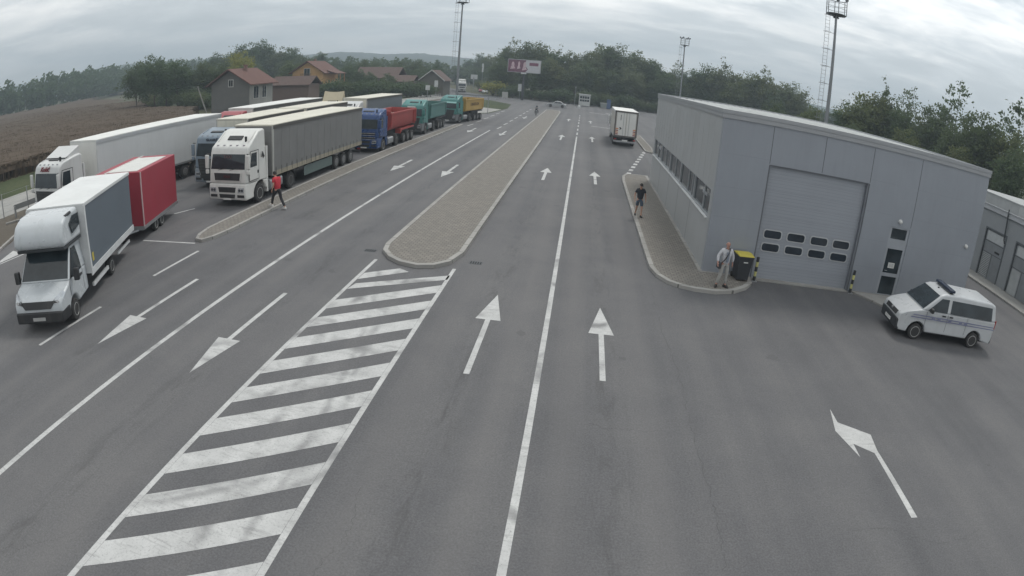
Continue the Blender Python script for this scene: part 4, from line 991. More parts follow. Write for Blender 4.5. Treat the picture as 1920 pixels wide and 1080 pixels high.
# small white box van
VANW = paint('van_white', (.46, .485, .50), .12, .28)
def small_van():
    t = thing('box_van', 'small white box van with roof sleeper pod and dark grey box, nose to the camera', 'van', (-15.01, 10.09, 0), 26.5)
    c = Car(t, .99, .86, 1.32, 2.28)
    low = [(.10, .38), (.0, .55), (.0, .80), (.03, .95), (.12, 1.05), (.30, 1.145), (.58, 1.25), (.90, 1.345), (2.42, 1.345), (2.42, .5)] + arch(1.0, .36, .44, 12, 168) + [(.5, .38)]
    body = c.lower(low, VANW, bevel=.07, taper=lambda x, y, z: (x * (1 - max(0, .55 - y) ** 1.5 * .22), y, z))
    cab = c.upper([(.82, 1.33), (1.52, 2.24), (1.62, 2.28), (2.42, 2.28), (2.42, 1.33)], VANW, body)
    c.front(.87, 1.385, 1.49, 2.20, .92, .83, 'windscreen', GLASS, cab)
    ws = MB(); ws.tube([(-.5, .90, 1.40), (.1, .98, 1.50)], .012, 5); ws.tube([(.15, .90, 1.40), (.7, .98, 1.50)], .012, 5); ws.each('wiper', BLACK, cab)
    c.side([(.98, 1.36), (1.98, 1.36), (1.98, 1.75), (1.9, 2.14), (1.58, 2.14)], 'side_window', GLASS, cab)
    c.side([(.90, 1.36), (1.0, 1.36), (1.59, 2.14), (1.53, 2.16)], 'pillar_trim', BLACK, cab, .008)
    c.side([(.80, .86), (.82, .86), (.82, 1.33), (.80, 1.33)], 'door_seam', SEAM, body, .004); c.side([(2.02, .6), (2.04, .6), (2.04, 1.33), (2.02, 1.33)], 'door_seam', SEAM, body, .004)
    c.side([(1.72, 1.15), (1.92, 1.15), (1.92, 1.23), (1.72, 1.23)], 'door_handle', BLACK, body, .025)
    # dark lower bumper, grille, lamps
    b = MB(); b.prism([(-.05, .34), (-.05, .70), (.56, .70), (.56, .34)], 'x', -1.0, 1.0, 0, lambda x, y, z: (x * (1 - max(0, .55 - y) ** 1.5 * .20), y, z)); bm = b.build('bumper', BLACK, body, .05, seg=3)
    c.front(-.005, .78, .075, 1.0, .50, .70, 'grille', BLACK, body, .03)
    for s in (-1, 1):
        b = MB(); P = [(s * .62, .02, .90), (s * .88, .10, .90), (s * .97, .40, 1.12), (s * .88, .34, 1.2), (s * .66, .10, 1.07)]; b.slab(P if s > 0 else P[::-1], .05); hl = b.build('headlight', LAMPGL, body)
        b = MB(); Q = [(x * .97, y - .035, .985 + (z - .985) * .55) for x, y, z in P]; b.slab(Q if s > 0 else Q[::-1], .03); b.build('lamp_bezel', BLACK, hl)
        b = MB(); b.lathe([(0, .06), (.03, .05), (.03, 0)], (s * .78, .02, .99), 'y', 12); b.build('lens', mat('lamp_core', (.8, .8, .8), .1, .6), hl)
        b = MB(); b.box(s * 1.19 - .10, s * 1.19 + .10, .98, 1.14, 1.26, 1.66); mm = b.build('mirror', BLACK, cab, .04); b = MB(); b.tube([(s * .98, 1.12, 1.38), (s * 1.12, 1.08, 1.40)], .035, 6); b.build('mirror_arm', BLACK, mm)
    text_part('IVECO', 'badge', .17, BLACK, body, (0, .22, 1.085), (24, 0, 0), bold=.008, extrude=.012)
    b = MB(); b.box(-.24, .24, -.075, -.05, .44, .54); b.build('number_plate', mat('plate_grey', (.36, .36, .35), .5), bm)
    # roof sleeper pod
    prof = [(.92, 2.36), (.78, 2.50), (.80, 2.78), (1.02, 3.10), (1.42, 3.27), (2.36, 3.30), (2.36, 2.36)]
    def podw(x, y, z): return (x * (1.0 - max(0, 1.5 - y) * .10 - max(0, z - 3.0) * .25), y, z)
    b = MB(); b.prism(prof, 'x', -1.04, 1.04, 0, podw); pod = b.build('sleeper_pod', VANW, t, .10, seg=4)
    b = MB(); b.prism([(.96, 2.26), (.90, 2.36), (2.36, 2.36), (2.36, 2.26)], 'x', -1.0, 1.0, 0, podw); b.build('pod_base', DARKSTEEL, pod, .02)
    for s in (-1, 1):
        b = MB(); P = [(s * 1.03, 1.55, 2.62), (s * 1.045, 2.2, 2.74), (s * 1.03, 2.2, 3.12), (s * 1.01, 1.75, 3.14), (s * .985, 1.45, 2.95)]; b.slab(P if s > 0 else P[::-1], .025); b.build('pod_window', GLASS, pod)
        b = MB(); b.tube([(s * .9, 1.35, 3.2), (s * .97, 1.7, 3.25)], .05, 8); b.build('pod_horn', BLACK, pod)
    b = MB(); b.prism([(.82, 2.62), (.80, 2.66), (1.04, 3.06), (1.08, 3.05)], 'x', -.3, -.26, 0, lambda x, y, z: (x, y - .03, z)); b.prism([(.82, 2.62), (.80, 2.66), (1.04, 3.06), (1.08, 3.05)], 'x', .26, .3, 0, lambda x, y, z: (x, y - .03, z)); b.each('pod_crease', VANW, pod)
    # box
    GB = mat('dark_grey_panel', (.105, .127, .15), .5, 0, .05, .8)
    b = MB(); b.box(-1.17, 1.17, 2.50, 7.95, .98, 3.27); bx = b.build('cargo_box', GB, t, .015)
    b = MB(); b.box(-1.19, 1.19, 2.48, 7.97, 3.275, 3.33); b.build('box_roof', WHITE_SHEET, bx, .01)
    b = MB()
    for s in (-1, 1): b.box(s * 1.185 - .02, s * 1.185 + .02, 2.44, 2.56, .9, 3.27); b.box(s * 1.18 - .02, s * 1.18 + .02, 2.56, 7.97, .9, 1.12); b.box(s * 1.18 - .015, s * 1.18 + .015, 2.56, 7.97, 3.22, 3.275)
    b.box(-1.165, 1.165, 2.44, 2.495, .98, 3.27); b.build('box_frame', mat('white_frame', (.55, .56, .56), .4), bx)
    b = MB(); b.box(1.170, 1.176, 2.75, 2.9, 1.3, 1.58); b.build('yellow_label', mat('yellow_sticker', (.5, .4, .05), .5), bx)
    b = MB(); b.box(1.0, 1.08, 2.75, 4.5, .42, .55); b.box(-1.08, -1.0, 2.75, 4.5, .42, .55); b.box(1.0, 1.06, 5.9, 7.6, .5, .6); b.each('side_guard', mat('white_frame', (.55, .56, .56), .4), t)
    b = MB()
    for s in (-1, 1): b.box(s * .42 - .05, s * .42 + .05, 1.5, 7.7, .6, .8)
    for k in range(6): b.box(-1.1, 1.1, 2.8 + k * .95, 2.88 + k * .95, .82, .95)
    b.box(-1.0, 1.0, 7.6, 7.75, .42, .56); b.build('chassis', CHASSIS, t)
    for s in (-1, 1): add_wheel(t, s * .87, 1.0, 'van', .34); add_wheel(t, s * .90, 5.1, 'van', .34)
small_van()

def red_trailer():
    t = thing('cargo_trailer', 'red tarpaulin twin axle trailer coupled behind the small box van', 'trailer', (-19.15, 18.58, 0), 20)
    RT = mat('red_tarpaulin', (.27, .028, .045), .55, 0, .08, .9, .12, .05, bscale=1.5)
    b = MB(); b.box(-1.22, 1.22, 0, 4.85, .66, 3.08); tp = b.build('tarpaulin', RT, t, .03)
    b = MB(); b.box(-.62, .95, .25, 4.2, 3.075, 3.10); b.box(-.66, -.6, .0, 4.85, 3.07, 3.12); b.build('roof_sheet', mat('translucent_white_tarp', (.58, .58, .55), .6, 0, .1, .8, 0, .15), tp)
    b = MB()
    for s in (-1, 1): b.box(s * 1.225 - .02, s * 1.225 + .02, -.01, .05, .66, 3.06)
    b.each('corner_strap', mat('pale_strap', (.48, .36, .36), .6), tp)
    b = MB()
    for s in (-1, 1): b.box(s * 1.2 - .03, s * 1.2 + .03, -.02, 4.9, .52, .68)
    b.box(-1.2, 1.2, -.04, 0, .5, .68); b.box(-1.2, 1.2, 4.87, 4.93, .5, .66); b.tube([(-.9, 0, .5), (0, -1.6, .48), (.9, 0, .5)], .05, 6); b.tube([(0, -1.5, .48), (0, -1.95, .5)], .05, 6); b.build('frame', STEEL, t)
    b = MB()
    for s in (-1, 1): b.box(s * 1.0 - .1, s * 1.0 + .1, 4.9, 4.96, .5, .62)
    b.each('tail_lamp', REDLAMP, t)
    for s in (-1, 1): add_wheel(t, s * 1.04, 1.75, 'light', .31); add_wheel(t, s * 1.04, 2.55, 'light', .31)
red_trailer()

def police_van():
    t = thing('police_van', 'white police van with blue stripes and dark roof light bar by the garage', 'van', (12.28, 18.33, 0), -96.1)
    c = Car(t, .95, .80, 1.22, 1.95); PW = paint('police_white', (.46, .475, .485), .15, .3)
    low = [(.12, .28), (.02, .42), (.0, .74), (.06, .92), (.34, 1.06), (.98, 1.23), (4.88, 1.23), (4.90, .5), (4.84, .3)] + arch(3.9, .33, .42, 6, 174) + arch(.9, .33, .42, 6, 174) + [(.46, .28)]
    body = c.lower(low, PW, taper=lambda x, y, z: (x * (1 - max(0, .7 - y) ** 1.6 * .26), y, z))
    cab = c.upper([(.95, 1.22), (1.72, 1.84), (1.95, 1.93), (2.6, 1.96), (4.5, 1.93), (4.74, 1.86), (4.89, 1.22)], PW, body, bevel=.07)
    c.front(1.0, 1.275, 1.70, 1.835, .87, .745, 'windscreen', GLASS, cab)
    c.side([(1.22, 1.25), (2.18, 1.25), (2.18, 1.76), (1.82, 1.76)], 'side_window', GLASS, cab)
    c.side([(2.34, 1.25), (4.62, 1.25), (4.55, 1.76), (2.34, 1.76)], 'rear_window', GLASS, cab)
    b = MB(); b.slab([(.72, 4.90, 1.3), (-.72, 4.90, 1.3), (-.66, 4.78, 1.78), (.66, 4.78, 1.78)], .012); b.build('tailgate_window', GLASS, cab)
    BL = mat('police_blue', (.17, .18, .28), .4)
    c.side([(.55, .995), (4.86, .995), (4.86, 1.03), (.6, 1.03)], 'blue_stripe', BL, body, .005); c.side([(.5, .90), (4.88, .90), (4.88, .935), (.5, .935)], 'blue_stripe', BL, body, .005)
    b = MB()
    for k in range(7):
        if k not in (2, 4): b.box(.952, .957, 1.5 + k * .28, 1.66 + k * .28, .945, .985)
    b.each('side_lettering', BL, body)
    for y in (1.2, 2.26, 3.3): c.side([(y, .5), (y + .015, .5), (y + .015, 1.2), (y, 1.2)], 'door_seam', SEAM, body, .003)
    c.side([(1.98, 1.10), (2.15, 1.10), (2.15, 1.15), (1.98, 1.15)], 'door_handle', BLACK, body, .02); c.side([(2.36, 1.10), (2.53, 1.10), (2.53, 1.15), (2.36, 1.15)], 'door_handle', BLACK, body, .02)
    b = MB(); b.prism([(-.03, .30), (-.04, .72), (.5, .70), (.5, .30)], 'x', -.945, .945, 0, lambda x, y, z: (x * (1 - max(0, .7 - y) ** 1.6 * .25), y, z)); bm = b.build('bumper', mat('dark_bumper', (.035, .038, .042), .6), body, .05, seg=3)
    b = MB(); b.box(-.9, .9, 4.85, 4.94, .32, .58); b.build('rear_bumper', mat('dark_bumper', (.035, .038, .042), .6), body, .03)
    c.front(.0, .77, .08, .93, .52, .55, 'grille', BLACK, body, .02)
    b = MB(); b.lathe([(0, .09), (-.02, .09), (-.02, 0)], (0, .03, .86), 'y', 14); b.build('front_badge', CHROME, body)
    for s in (-1, 1):
        b = MB(); P = [(s * .56, .05, .78), (s * .84, .22, .80), (s * .86, .36, .97), (s * .60, .12, .95)]; b.slab(P if s > 0 else P[::-1], .025); b.build('headlight', LAMPGL, body)
        b = MB(); b.box(s * .9 - .04, s * .9 + .04, 4.86, 4.91, .95, 1.3); b.build('tail_lamp', REDLAMP, body)
        b = MB(); b.box(s * 1.06 - .10, s * 1.06 + .10, 1.28, 1.42, 1.2, 1.38); b.build('mirror', BLACK, cab, .04)
        add_wheel(t, s * .82, .9, 'car', .33); add_wheel(t, s * .82, 3.9, 'car', .33)
    b = MB(); b.box(-.27, .27, -.07, -.045, .42, .53); b.build('number_plate', PLATE, bm)
    b = MB(); b.box(-.70, .70, 2.18, 2.46, 2.0, 2.11); lb = b.build('light_bar', mat('light_bar_navy', (.025, .035, .06), .2), cab, .03)
    b = MB()
    for x in (-.6, .6): b.box(x - .03, x + .03, 2.25, 2.4, 1.93, 2.0)
    b.each('bracket', BLACK, lb); b = MB(); b.tube([(0, 1.98, 1.93), (0, 2.0, 1.98)], [.05, .03], 8); b.build('aerial_base', BLACK, cab)
    b = MB(); b.box(-.8, .8, 1.2, 4.7, .3, .5); b.build('underbody', CHASSIS, t)
    return t
police_van().scale = (.965, .965, .965)

def saloon(name, label, loc, rz, paintm):
    t = thing(name, label, 'car', loc, rz); c = Car(t, .88, .62, .92, 1.44)
    low = [(.06, .25), (.0, .4), (.02, .62), (.25, .74), (1.25, .93), (3.7, .93), (4.35, .86), (4.42, .6), (4.38, .28)] + arch(3.45, .32, .38, 4, 176) + arch(.85, .32, .38, 4, 176) + [(.4, .25)]
    body = c.lower(low, paintm, taper=lambda x, y, z: (x * (1 - max(0, .6 - y) ** 1.5 * .25 - max(0, y - 3.9) ** 1.5 * .2), y, z))
    cab = c.upper([(1.15, .92), (1.85, 1.40), (2.2, 1.44), (3.0, 1.42), (3.75, .95)], paintm, body)
    c.front(1.22, .97, 1.83, 1.38, .78, .62, 'windscreen', GLASS, cab); c.side([(1.5, .95), (2.4, .95), (2.4, 1.36), (1.95, 1.36)], 'side_window', GLASS, cab); c.side([(2.46, .95), (3.45, .95), (2.98, 1.36), (2.46, 1.36)], 'side_window', GLASS, cab)
    for s in (-1, 1):
        b = MB(); P = [(s * .5, .02, .6), (s * .78, .14, .6), (s * .8, .25, .72), (s * .55, .1, .72)]; b.slab(P if s > 0 else P[::-1], .02); b.build('headlight', LAMPGL, body)
        b = MB(); b.box(s * .68 - .12, s * .68 + .12, 4.38, 4.42, .66, .8); b.build('tail_lamp', REDLAMP, body)
        add_wheel(t, s * .78, .85, 'car', .32); add_wheel(t, s * .78, 3.45, 'car', .32)
    b = MB(); b.box(-.26, .26, -.02, .02, .36, .46); b.build('number_plate', PLATE, body)
    return t
saloon('silver_car', 'silver saloon car crossing at the far end of the paved island', (-8.0, 131, 0), -86, mat('silver_paint', (.34, .35, .36), .3, .5, .05, 1))
saloon('white_car', 'small white car coming down the far road', (-30.2, 181, 0), 12, WHITE)
saloon('red_car', 'dark red car behind the white car on the far road', (-32.6, 188, 0), 12, REDPAINT)
t = thing('distant_truck', 'white truck waiting on the far road behind the left mast', 'truck', (-37.4, 180, 0), 14)
tractor(t, WHITE, grille='wide', top=3.5); semi_trailer(t, 2.8, 10, mat('distant_tarp', (.25, .25, .24), .6), ROOFW, 'curtain', skirt=False)
# ---------------------------------------------------------------- street furniture
def bin_():
    t = thing('wheelie_bin', 'dark wheelie bin with yellow lid between old man and striped post', 'bin', (6.86, 21.5, .13), 6)
    DG = mat('bin_dark', (.028, .030, .035), .5)
    b = MB(); b.prism([(-.33, 0), (.33, 0), (.33, .98), (-.33, .98)], 'y', -.36, .36, 0, lambda x, y, z: (x * (.80 + .2 * z), y * (.82 + .18 * z), z + .05)); bd = b.build('bin_body', DG, t, .03)
    b = MB(); b.box(-.355, .355, -.39, .39, 1.0, 1.06); b.build('rim', DG, bd, .015)
    b = MB(); b.prism([(-.40, 1.06), (.36, 1.06), (.36, 1.11), (.0, 1.15), (-.40, 1.10)], 'x', -.35, .35); b.build('lid', mat('bin_yellow', (.52, .44, .07), .5, 0, .1, 3, 0, .15), t, .02)
    b = MB(); b.tube([(-.3, .42, 1.03), (.3, .42, 1.03)], .02, 8); b.build('handle', DG, bd)
    b = MB(); b.box(-.1, .1, -.362, -.352, .8, .84); b.build('label_strip', PLATE, bd)
    for s in (-1, 1):
        b = MB(); b.lathe([(-.03, .1), (.03, .1)], (s * .28, .33, .1), 'x', 14); b.build('wheel', RUBBER, t)
    t.scale = (.93, .93, .95)
bin_()
def bollard(loc, label):
    t = thing('striped_post', label, 'bollard', loc, group='striped posts guarding the roller door')
    b = MB(); n = [(.03, 1), (.22, 1), (.22, 0), (.42, 0), (.42, 1), (.62, 1), (.62, 0), (.82, 0), (.82, 1), (1.0, 1)]
    for k in range(0, 10, 2): b.lathe([(n[k][0], .06), (n[k + 1][0], .06)], (0, 0, 0), 'z', 14, m=n[k][1])
    b.build('post', [mat('post_yellow', (.52, .50, .20), .6, 0, .15, 3, 0, .2), BLACK], t, smooth=40)
    b = MB(); b.lathe([(1.0, .062), (1.02, .05), (1.03, 0)], (0, 0, 0), 'z', 14); b.build('cap', BLACK, t)
    b = MB(); b.box(-.11, .11, -.11, .11, 0, .03); b.build('base_plate', STEEL, t)
bollard((7.60, 21.84, .0), 'yellow and black striped post beside the wheelie bin'); bollard((12.2, 21.84, .0), 'yellow and black striped post right of the roller door')

def mast(loc, h, label, top_r=1.0):
    t = thing('floodlight_mast', label, 'floodlight mast', loc, group='tall floodlight masts')
    MG = mat('mast_grey', (.22, .23, .24), .5, .4)
    b = MB(); b.tube([(0, 0, 0), (0, 0, h * .5), (0, 0, h)], [.27, .2, .13], 12); b.build('pole', MG, t, smooth=40)
    b = MB()
    for x in (-1.25, -.75): b.tube([(x, 0, 2), (x, 0, h)], .022, 5)
    k = 2.0
    while k < h: b.tube([(-1.25, 0, k), (-.75, 0, k)], .018, 4); k += .4
    k = 3.0
    while k < h:
        b.tube([(-1.45, 0, k), (-.1, 0, k)], .026, 5); b.tube([(-1.25 + .35 * cos(a * pi / 5) + .25, -.7 * sin(a * pi / 5), k) for a in range(6)], .018, 4); k += 1.9
    b.build('ladder', MG, t)
    b = MB(); b.lathe([(0, .2), (0, 1.1), (.08, 1.14), (.1, 1.1), (.1, .2)], (0, 0, h), 'z', 14); b.tube([(-.3, 0, h - .35), (0, 0, h), (.3, 0, h - .35)], .12, 6); pf = b.build('platform', DARKSTEEL, t)
    b = MB()
    for zz in (.65, 1.2, 1.8): b.tube([(1.2 * cos(2 * pi * k / 12), 1.2 * sin(2 * pi * k / 12), h + zz) for k in range(13)], .025 if zz < 1.5 else .05, 5)
    for k in range(6): a = 2 * pi * k / 6 + .3; b.tube([(1.2 * cos(a), 1.2 * sin(a), h), (1.2 * cos(a), 1.2 * sin(a), h + 1.8)], .05, 5)
    b.build('railing', MG, pf)
    for k in range(6):
        a = 2 * pi * k / 6; x, y = 1.25 * cos(a), 1.25 * sin(a)
        b = MB(); b.lathe([(-.12, .08), (-.08, .17), (.08, .20), (.10, .0)], (x, y, h + 2.0), 'y', 10); b.build('floodlight', DARKSTEEL, pf)
mast((26.25, 60, 0), 18.4, 'tall floodlight mast standing right behind the grey garage'); mast((-23.8, 110, 0), 20.2, 'tall floodlight mast beside the last tipper truck')
mast((24.35, 150, 0), 18.9, 'distant floodlight mast in front of the dark wood')

def guard_rail(pts, label, posts=2.0, z=.72):
    t = thing('guard_rail', label, 'guard rail', (*pts[0], 0)); o = Vector(pts[0]); b = MB(); p = MB()
    for k in range(len(pts) - 1):
        a, c = Vector(pts[k]) - o, Vector(pts[k + 1]) - o; d = (c - a).normalized(); nn = Vector((-d.y, d.x))
        prof = [(0, -.16), (.05, -.12), (.05, -.04), (0, 0), (.05, .04), (.05, .12), (0, .16), (-.01, .16), (-.01, -.16)]
        i = len(b.v); m = len(prof)
        for q in (a, c): b.v += [(q.x + nn.x * u, q.y + nn.y * u, z - .1 + w) for u, w in prof]
        for j in range(m): b.poly((i + j, i + (j + 1) % m, i + m + (j + 1) % m, i + m + j), 0)
        L = (c - a).length; s = 0
        while s <= L: q = a + d * s - nn * .1; p.box(q.x - .05, q.x + .05, q.y - .05, q.y + .05, 0, z); s += posts
    b.build('rail', STEEL, t); p.each('post', STEEL, t)
guard_rail([(-31.6, 20.7), (-31.6, 60)], 'galvanised guard rail beside the narrow road, behind the small box van')
guard_rail([(-33, 152), (-26.5, 148), (-20.5, 144)], 'dark guard rail along the far road bend', 3)
def wire_fence(x, y0, y1, st, label, h=1.5, nw=4, m=None, rails=False):
    t = thing('wire_fence', label, 'fence', (x, y0, 0)); b = MB(); w = MB(); y = 0
    while y <= y1 - y0: b.tube([(0, y, 0), (0, y, h)], .035, 6); y += st
    for k in range(nw): w.tube([(0, 0, h * (k + 1) / nw - .03), (0, y1 - y0, h * (k + 1) / nw - .03)], .04 if rails else .008, 4)
    b.each('post', m or STEEL, t); w.each('wire' if not rails else 'rail', m or STEEL, t)
wire_fence(-32.6, 20.4, 60, 2.2, 'thin wire fence on posts along the narrow road at left')
wire_fence(-33.3, 88, 136, 2.0, 'pale tubular railing behind the tipper trucks', 1.1, 3, mat('pale_rail', (.42, .42, .41), .6), True)
b = MB(); b.tube([(0, 0, 0), (-2.1, 0, 4.9)], [.13, .09], 8); o = b.build('leaning_pole', mat('old_wood_pole', (.25, .24, .22), .9), loc=(-63.0, 85, 0), smooth=40); tag(o, 'leaning pale wooden pole left of the block house', 'pole')
def sign(name, label, x, y, h, w, hh, m, cat='road sign'):
    t = thing(name, label, cat, (x, y, 0)); b = MB(); b.tube([(0, 0, 0), (0, 0, h)], .05, 6); b.build('post', STEEL, t); b = MB(); b.box(-w / 2, w / 2, -.08, -.055, h - hh, h); b.build('sign_plate', m, t, .005)
SIGNW = mat('sign_white', (.5, .51, .51), .4); SIGNB = mat('sign_grey_back', (.3, .31, .32), .5)
sign('road_sign', 'white sign on a post behind the second teal tipper', -31.4, 117, 3.6, .9, 1.0, SIGNW); sign('road_sign', 'pale sign beside the gable house', -35.5, 140, 4.2, .9, 1.6, SIGNW)
sign('road_sign', 'plain grey sign on a post on the grassy triangle', -15.1, 94, 2.9, .25, .5, SIGNB); sign('road_sign', 'pale sign at the wood edge left of the billboard post', -16.9, 156, 4.2, 1.0, 2.0, SIGNW)
sign('road_sign', 'square white board on the far roadside', -38.5, 205, 5.6, 2.4, 1.6, SIGNW); sign('road_sign', 'slim pole with small plate left of far roadside boards', -32.0, 170, 5.0, .4, .8, SIGNB)
sign('road_sign', 'pair of low pale boards near the far bend', -20.2, 152, 1.9, 1.5, 1.6, mat('dull_board', (.36, .36, .34), .6)); sign('banner', 'slim white banner standing above far roadside boards', -33.9, 195, 9.6, .55, 2.9, SIGNW, 'banner')
sign('road_sign', 'small pole beside the white kiosk', -2.1, 146, 4.9, .15, .4, SIGNW)

def billboard():
    t = thing('billboard', 'large maroon and white billboard in front of the dark wood', 'billboard', (-15.75, 152, 0))
    b = MB(); b.tube([(0, .3, 0), (0, .3, 8)], [.35, .3], 10); b.box(-1.0, 1.0, -.35, .5, 6.95, 7.3); b.build('column', DARKSTEEL, t)
    b = MB(); b.box(-4.25, 4.25, -.12, .4, 7.25, 10.75); bd = b.build('board_frame', mat('board_frame_grey', (.30, .31, .32), .5), t, .02)
    b = MB(); b.box(-4.1, 4.1, -.15, -.125, 7.4, 10.6); b.build('poster', mat('poster_pale', (.46, .46, .48), .6), bd)
    b = MB(); b.prism([(-4.1, 7.4), (.35, 7.4), (1.0, 8.2), (.1, 9.3), (.45, 10.6), (-4.1, 10.6)], 'y', -.17, -.155); b.build('poster_field', mat('poster_maroon', (.15, .06, .095), .6, 0, .5, 1.2), bd)
    b = MB()
    for x, z, w, h in ((-2.9, 8.9, .85, 1.7), (-1.35, 9.0, .6, 1.8), (.1, 8.8, .8, 1.9)):
        b.prism([(x + w * .45 * cos(a * pi / 6), z + h * .25 + h * .42 * sin(a * pi / 6)) for a in range(12)], 'y', -.185, -.172); b.prism([(x - w * .8, z - h * .5), (x + w * .8, z - h * .35), (x + w * .3, z), (x - w * .5, z)], 'y', -.186, -.172)
    b.each('poster_shape', mat('poster_pink', (.48, .36, .39), .6, 0, .3, 2), bd)
    b = MB(); b.box(1.3, 3.6, -.175, -.155, 9.2, 10.0); b.build('poster_bar', mat('poster_plum', (.17, .05, .09), .6), bd)
    b = MB(); b.box(-.7, .7, -.5, -.1, 6.95, 7.3); b.build('lower_lamp', SIGNW, t)
billboard()
def kiosk():
    t = thing('kiosk', 'small white kiosk cabin with dark windows at the wood edge', 'kiosk', (.25, 148.5, 0))
    b = MB(); b.box(-1.4, 1.4, 0, 2.2, .1, 2.95); wl = b.build('wall', mat('kiosk_white', (.46, .47, .46), .5, 0, .1, 1, 0, .2), t, .02)
    b = MB(); b.box(-1.55, 1.55, -.2, 2.35, 2.95, 3.1); b.build('roof', SIGNW, t)
    for k in range(4):
        for z, h in ((2.0, .6), (1.25, .5)):
            b = MB(); b.box(-1.15 + k * .6, -.65 + k * .6, -.02, .01, z, z + h); b.build('window', GLASS, wl)
kiosk()
t = thing('waste_container', 'small grey waste container left of the blue booth', 'bin', (5.1, 148, 0)); b = MB(); b.prism([(-.7, .25), (.7, .25), (.85, 1.3), (-.85, 1.3)], 'y', 0, 1.1); b.build('container_body', mat('container_grey', (.2, .22, .21), .6), t, .03); b = MB(); b.box(-.88, .88, -.05, 1.15, 1.3, 1.42); b.build('lid', mat('container_lid', (.3, .31, .3), .6), t, .03)
t = thing('blue_booth', 'slim blue portable booth at the wood edge', 'booth', (6.35, 148, 0)); BB = mat('booth_blue', (.035, .075, .17), .5); b = MB(); b.box(-.5, .5, 0, 1, .05, 2.2); b.build('booth_body', BB, t, .03); b = MB(); b.prism([(-.55, 2.2), (.55, 2.2), (.4, 2.4), (-.4, 2.4)], 'y', -.05, 1.05); b.build('roof', BB, t); b = MB(); b.box(-.4, .4, -.02, 0, .1, 2.1); b.build('door', mat('booth_door', (.06, .10, .2), .5), t)
b = MB(); b.lathe([(0, .3), (.5, .32), (.62, .2), (.65, 0)], (0, 0, 0), 'z', 14); tag(b.build('white_bollard', SIGNW, loc=(-.9, 137, 0), smooth=40), 'low white bollard in front of the kiosk', 'bollard')

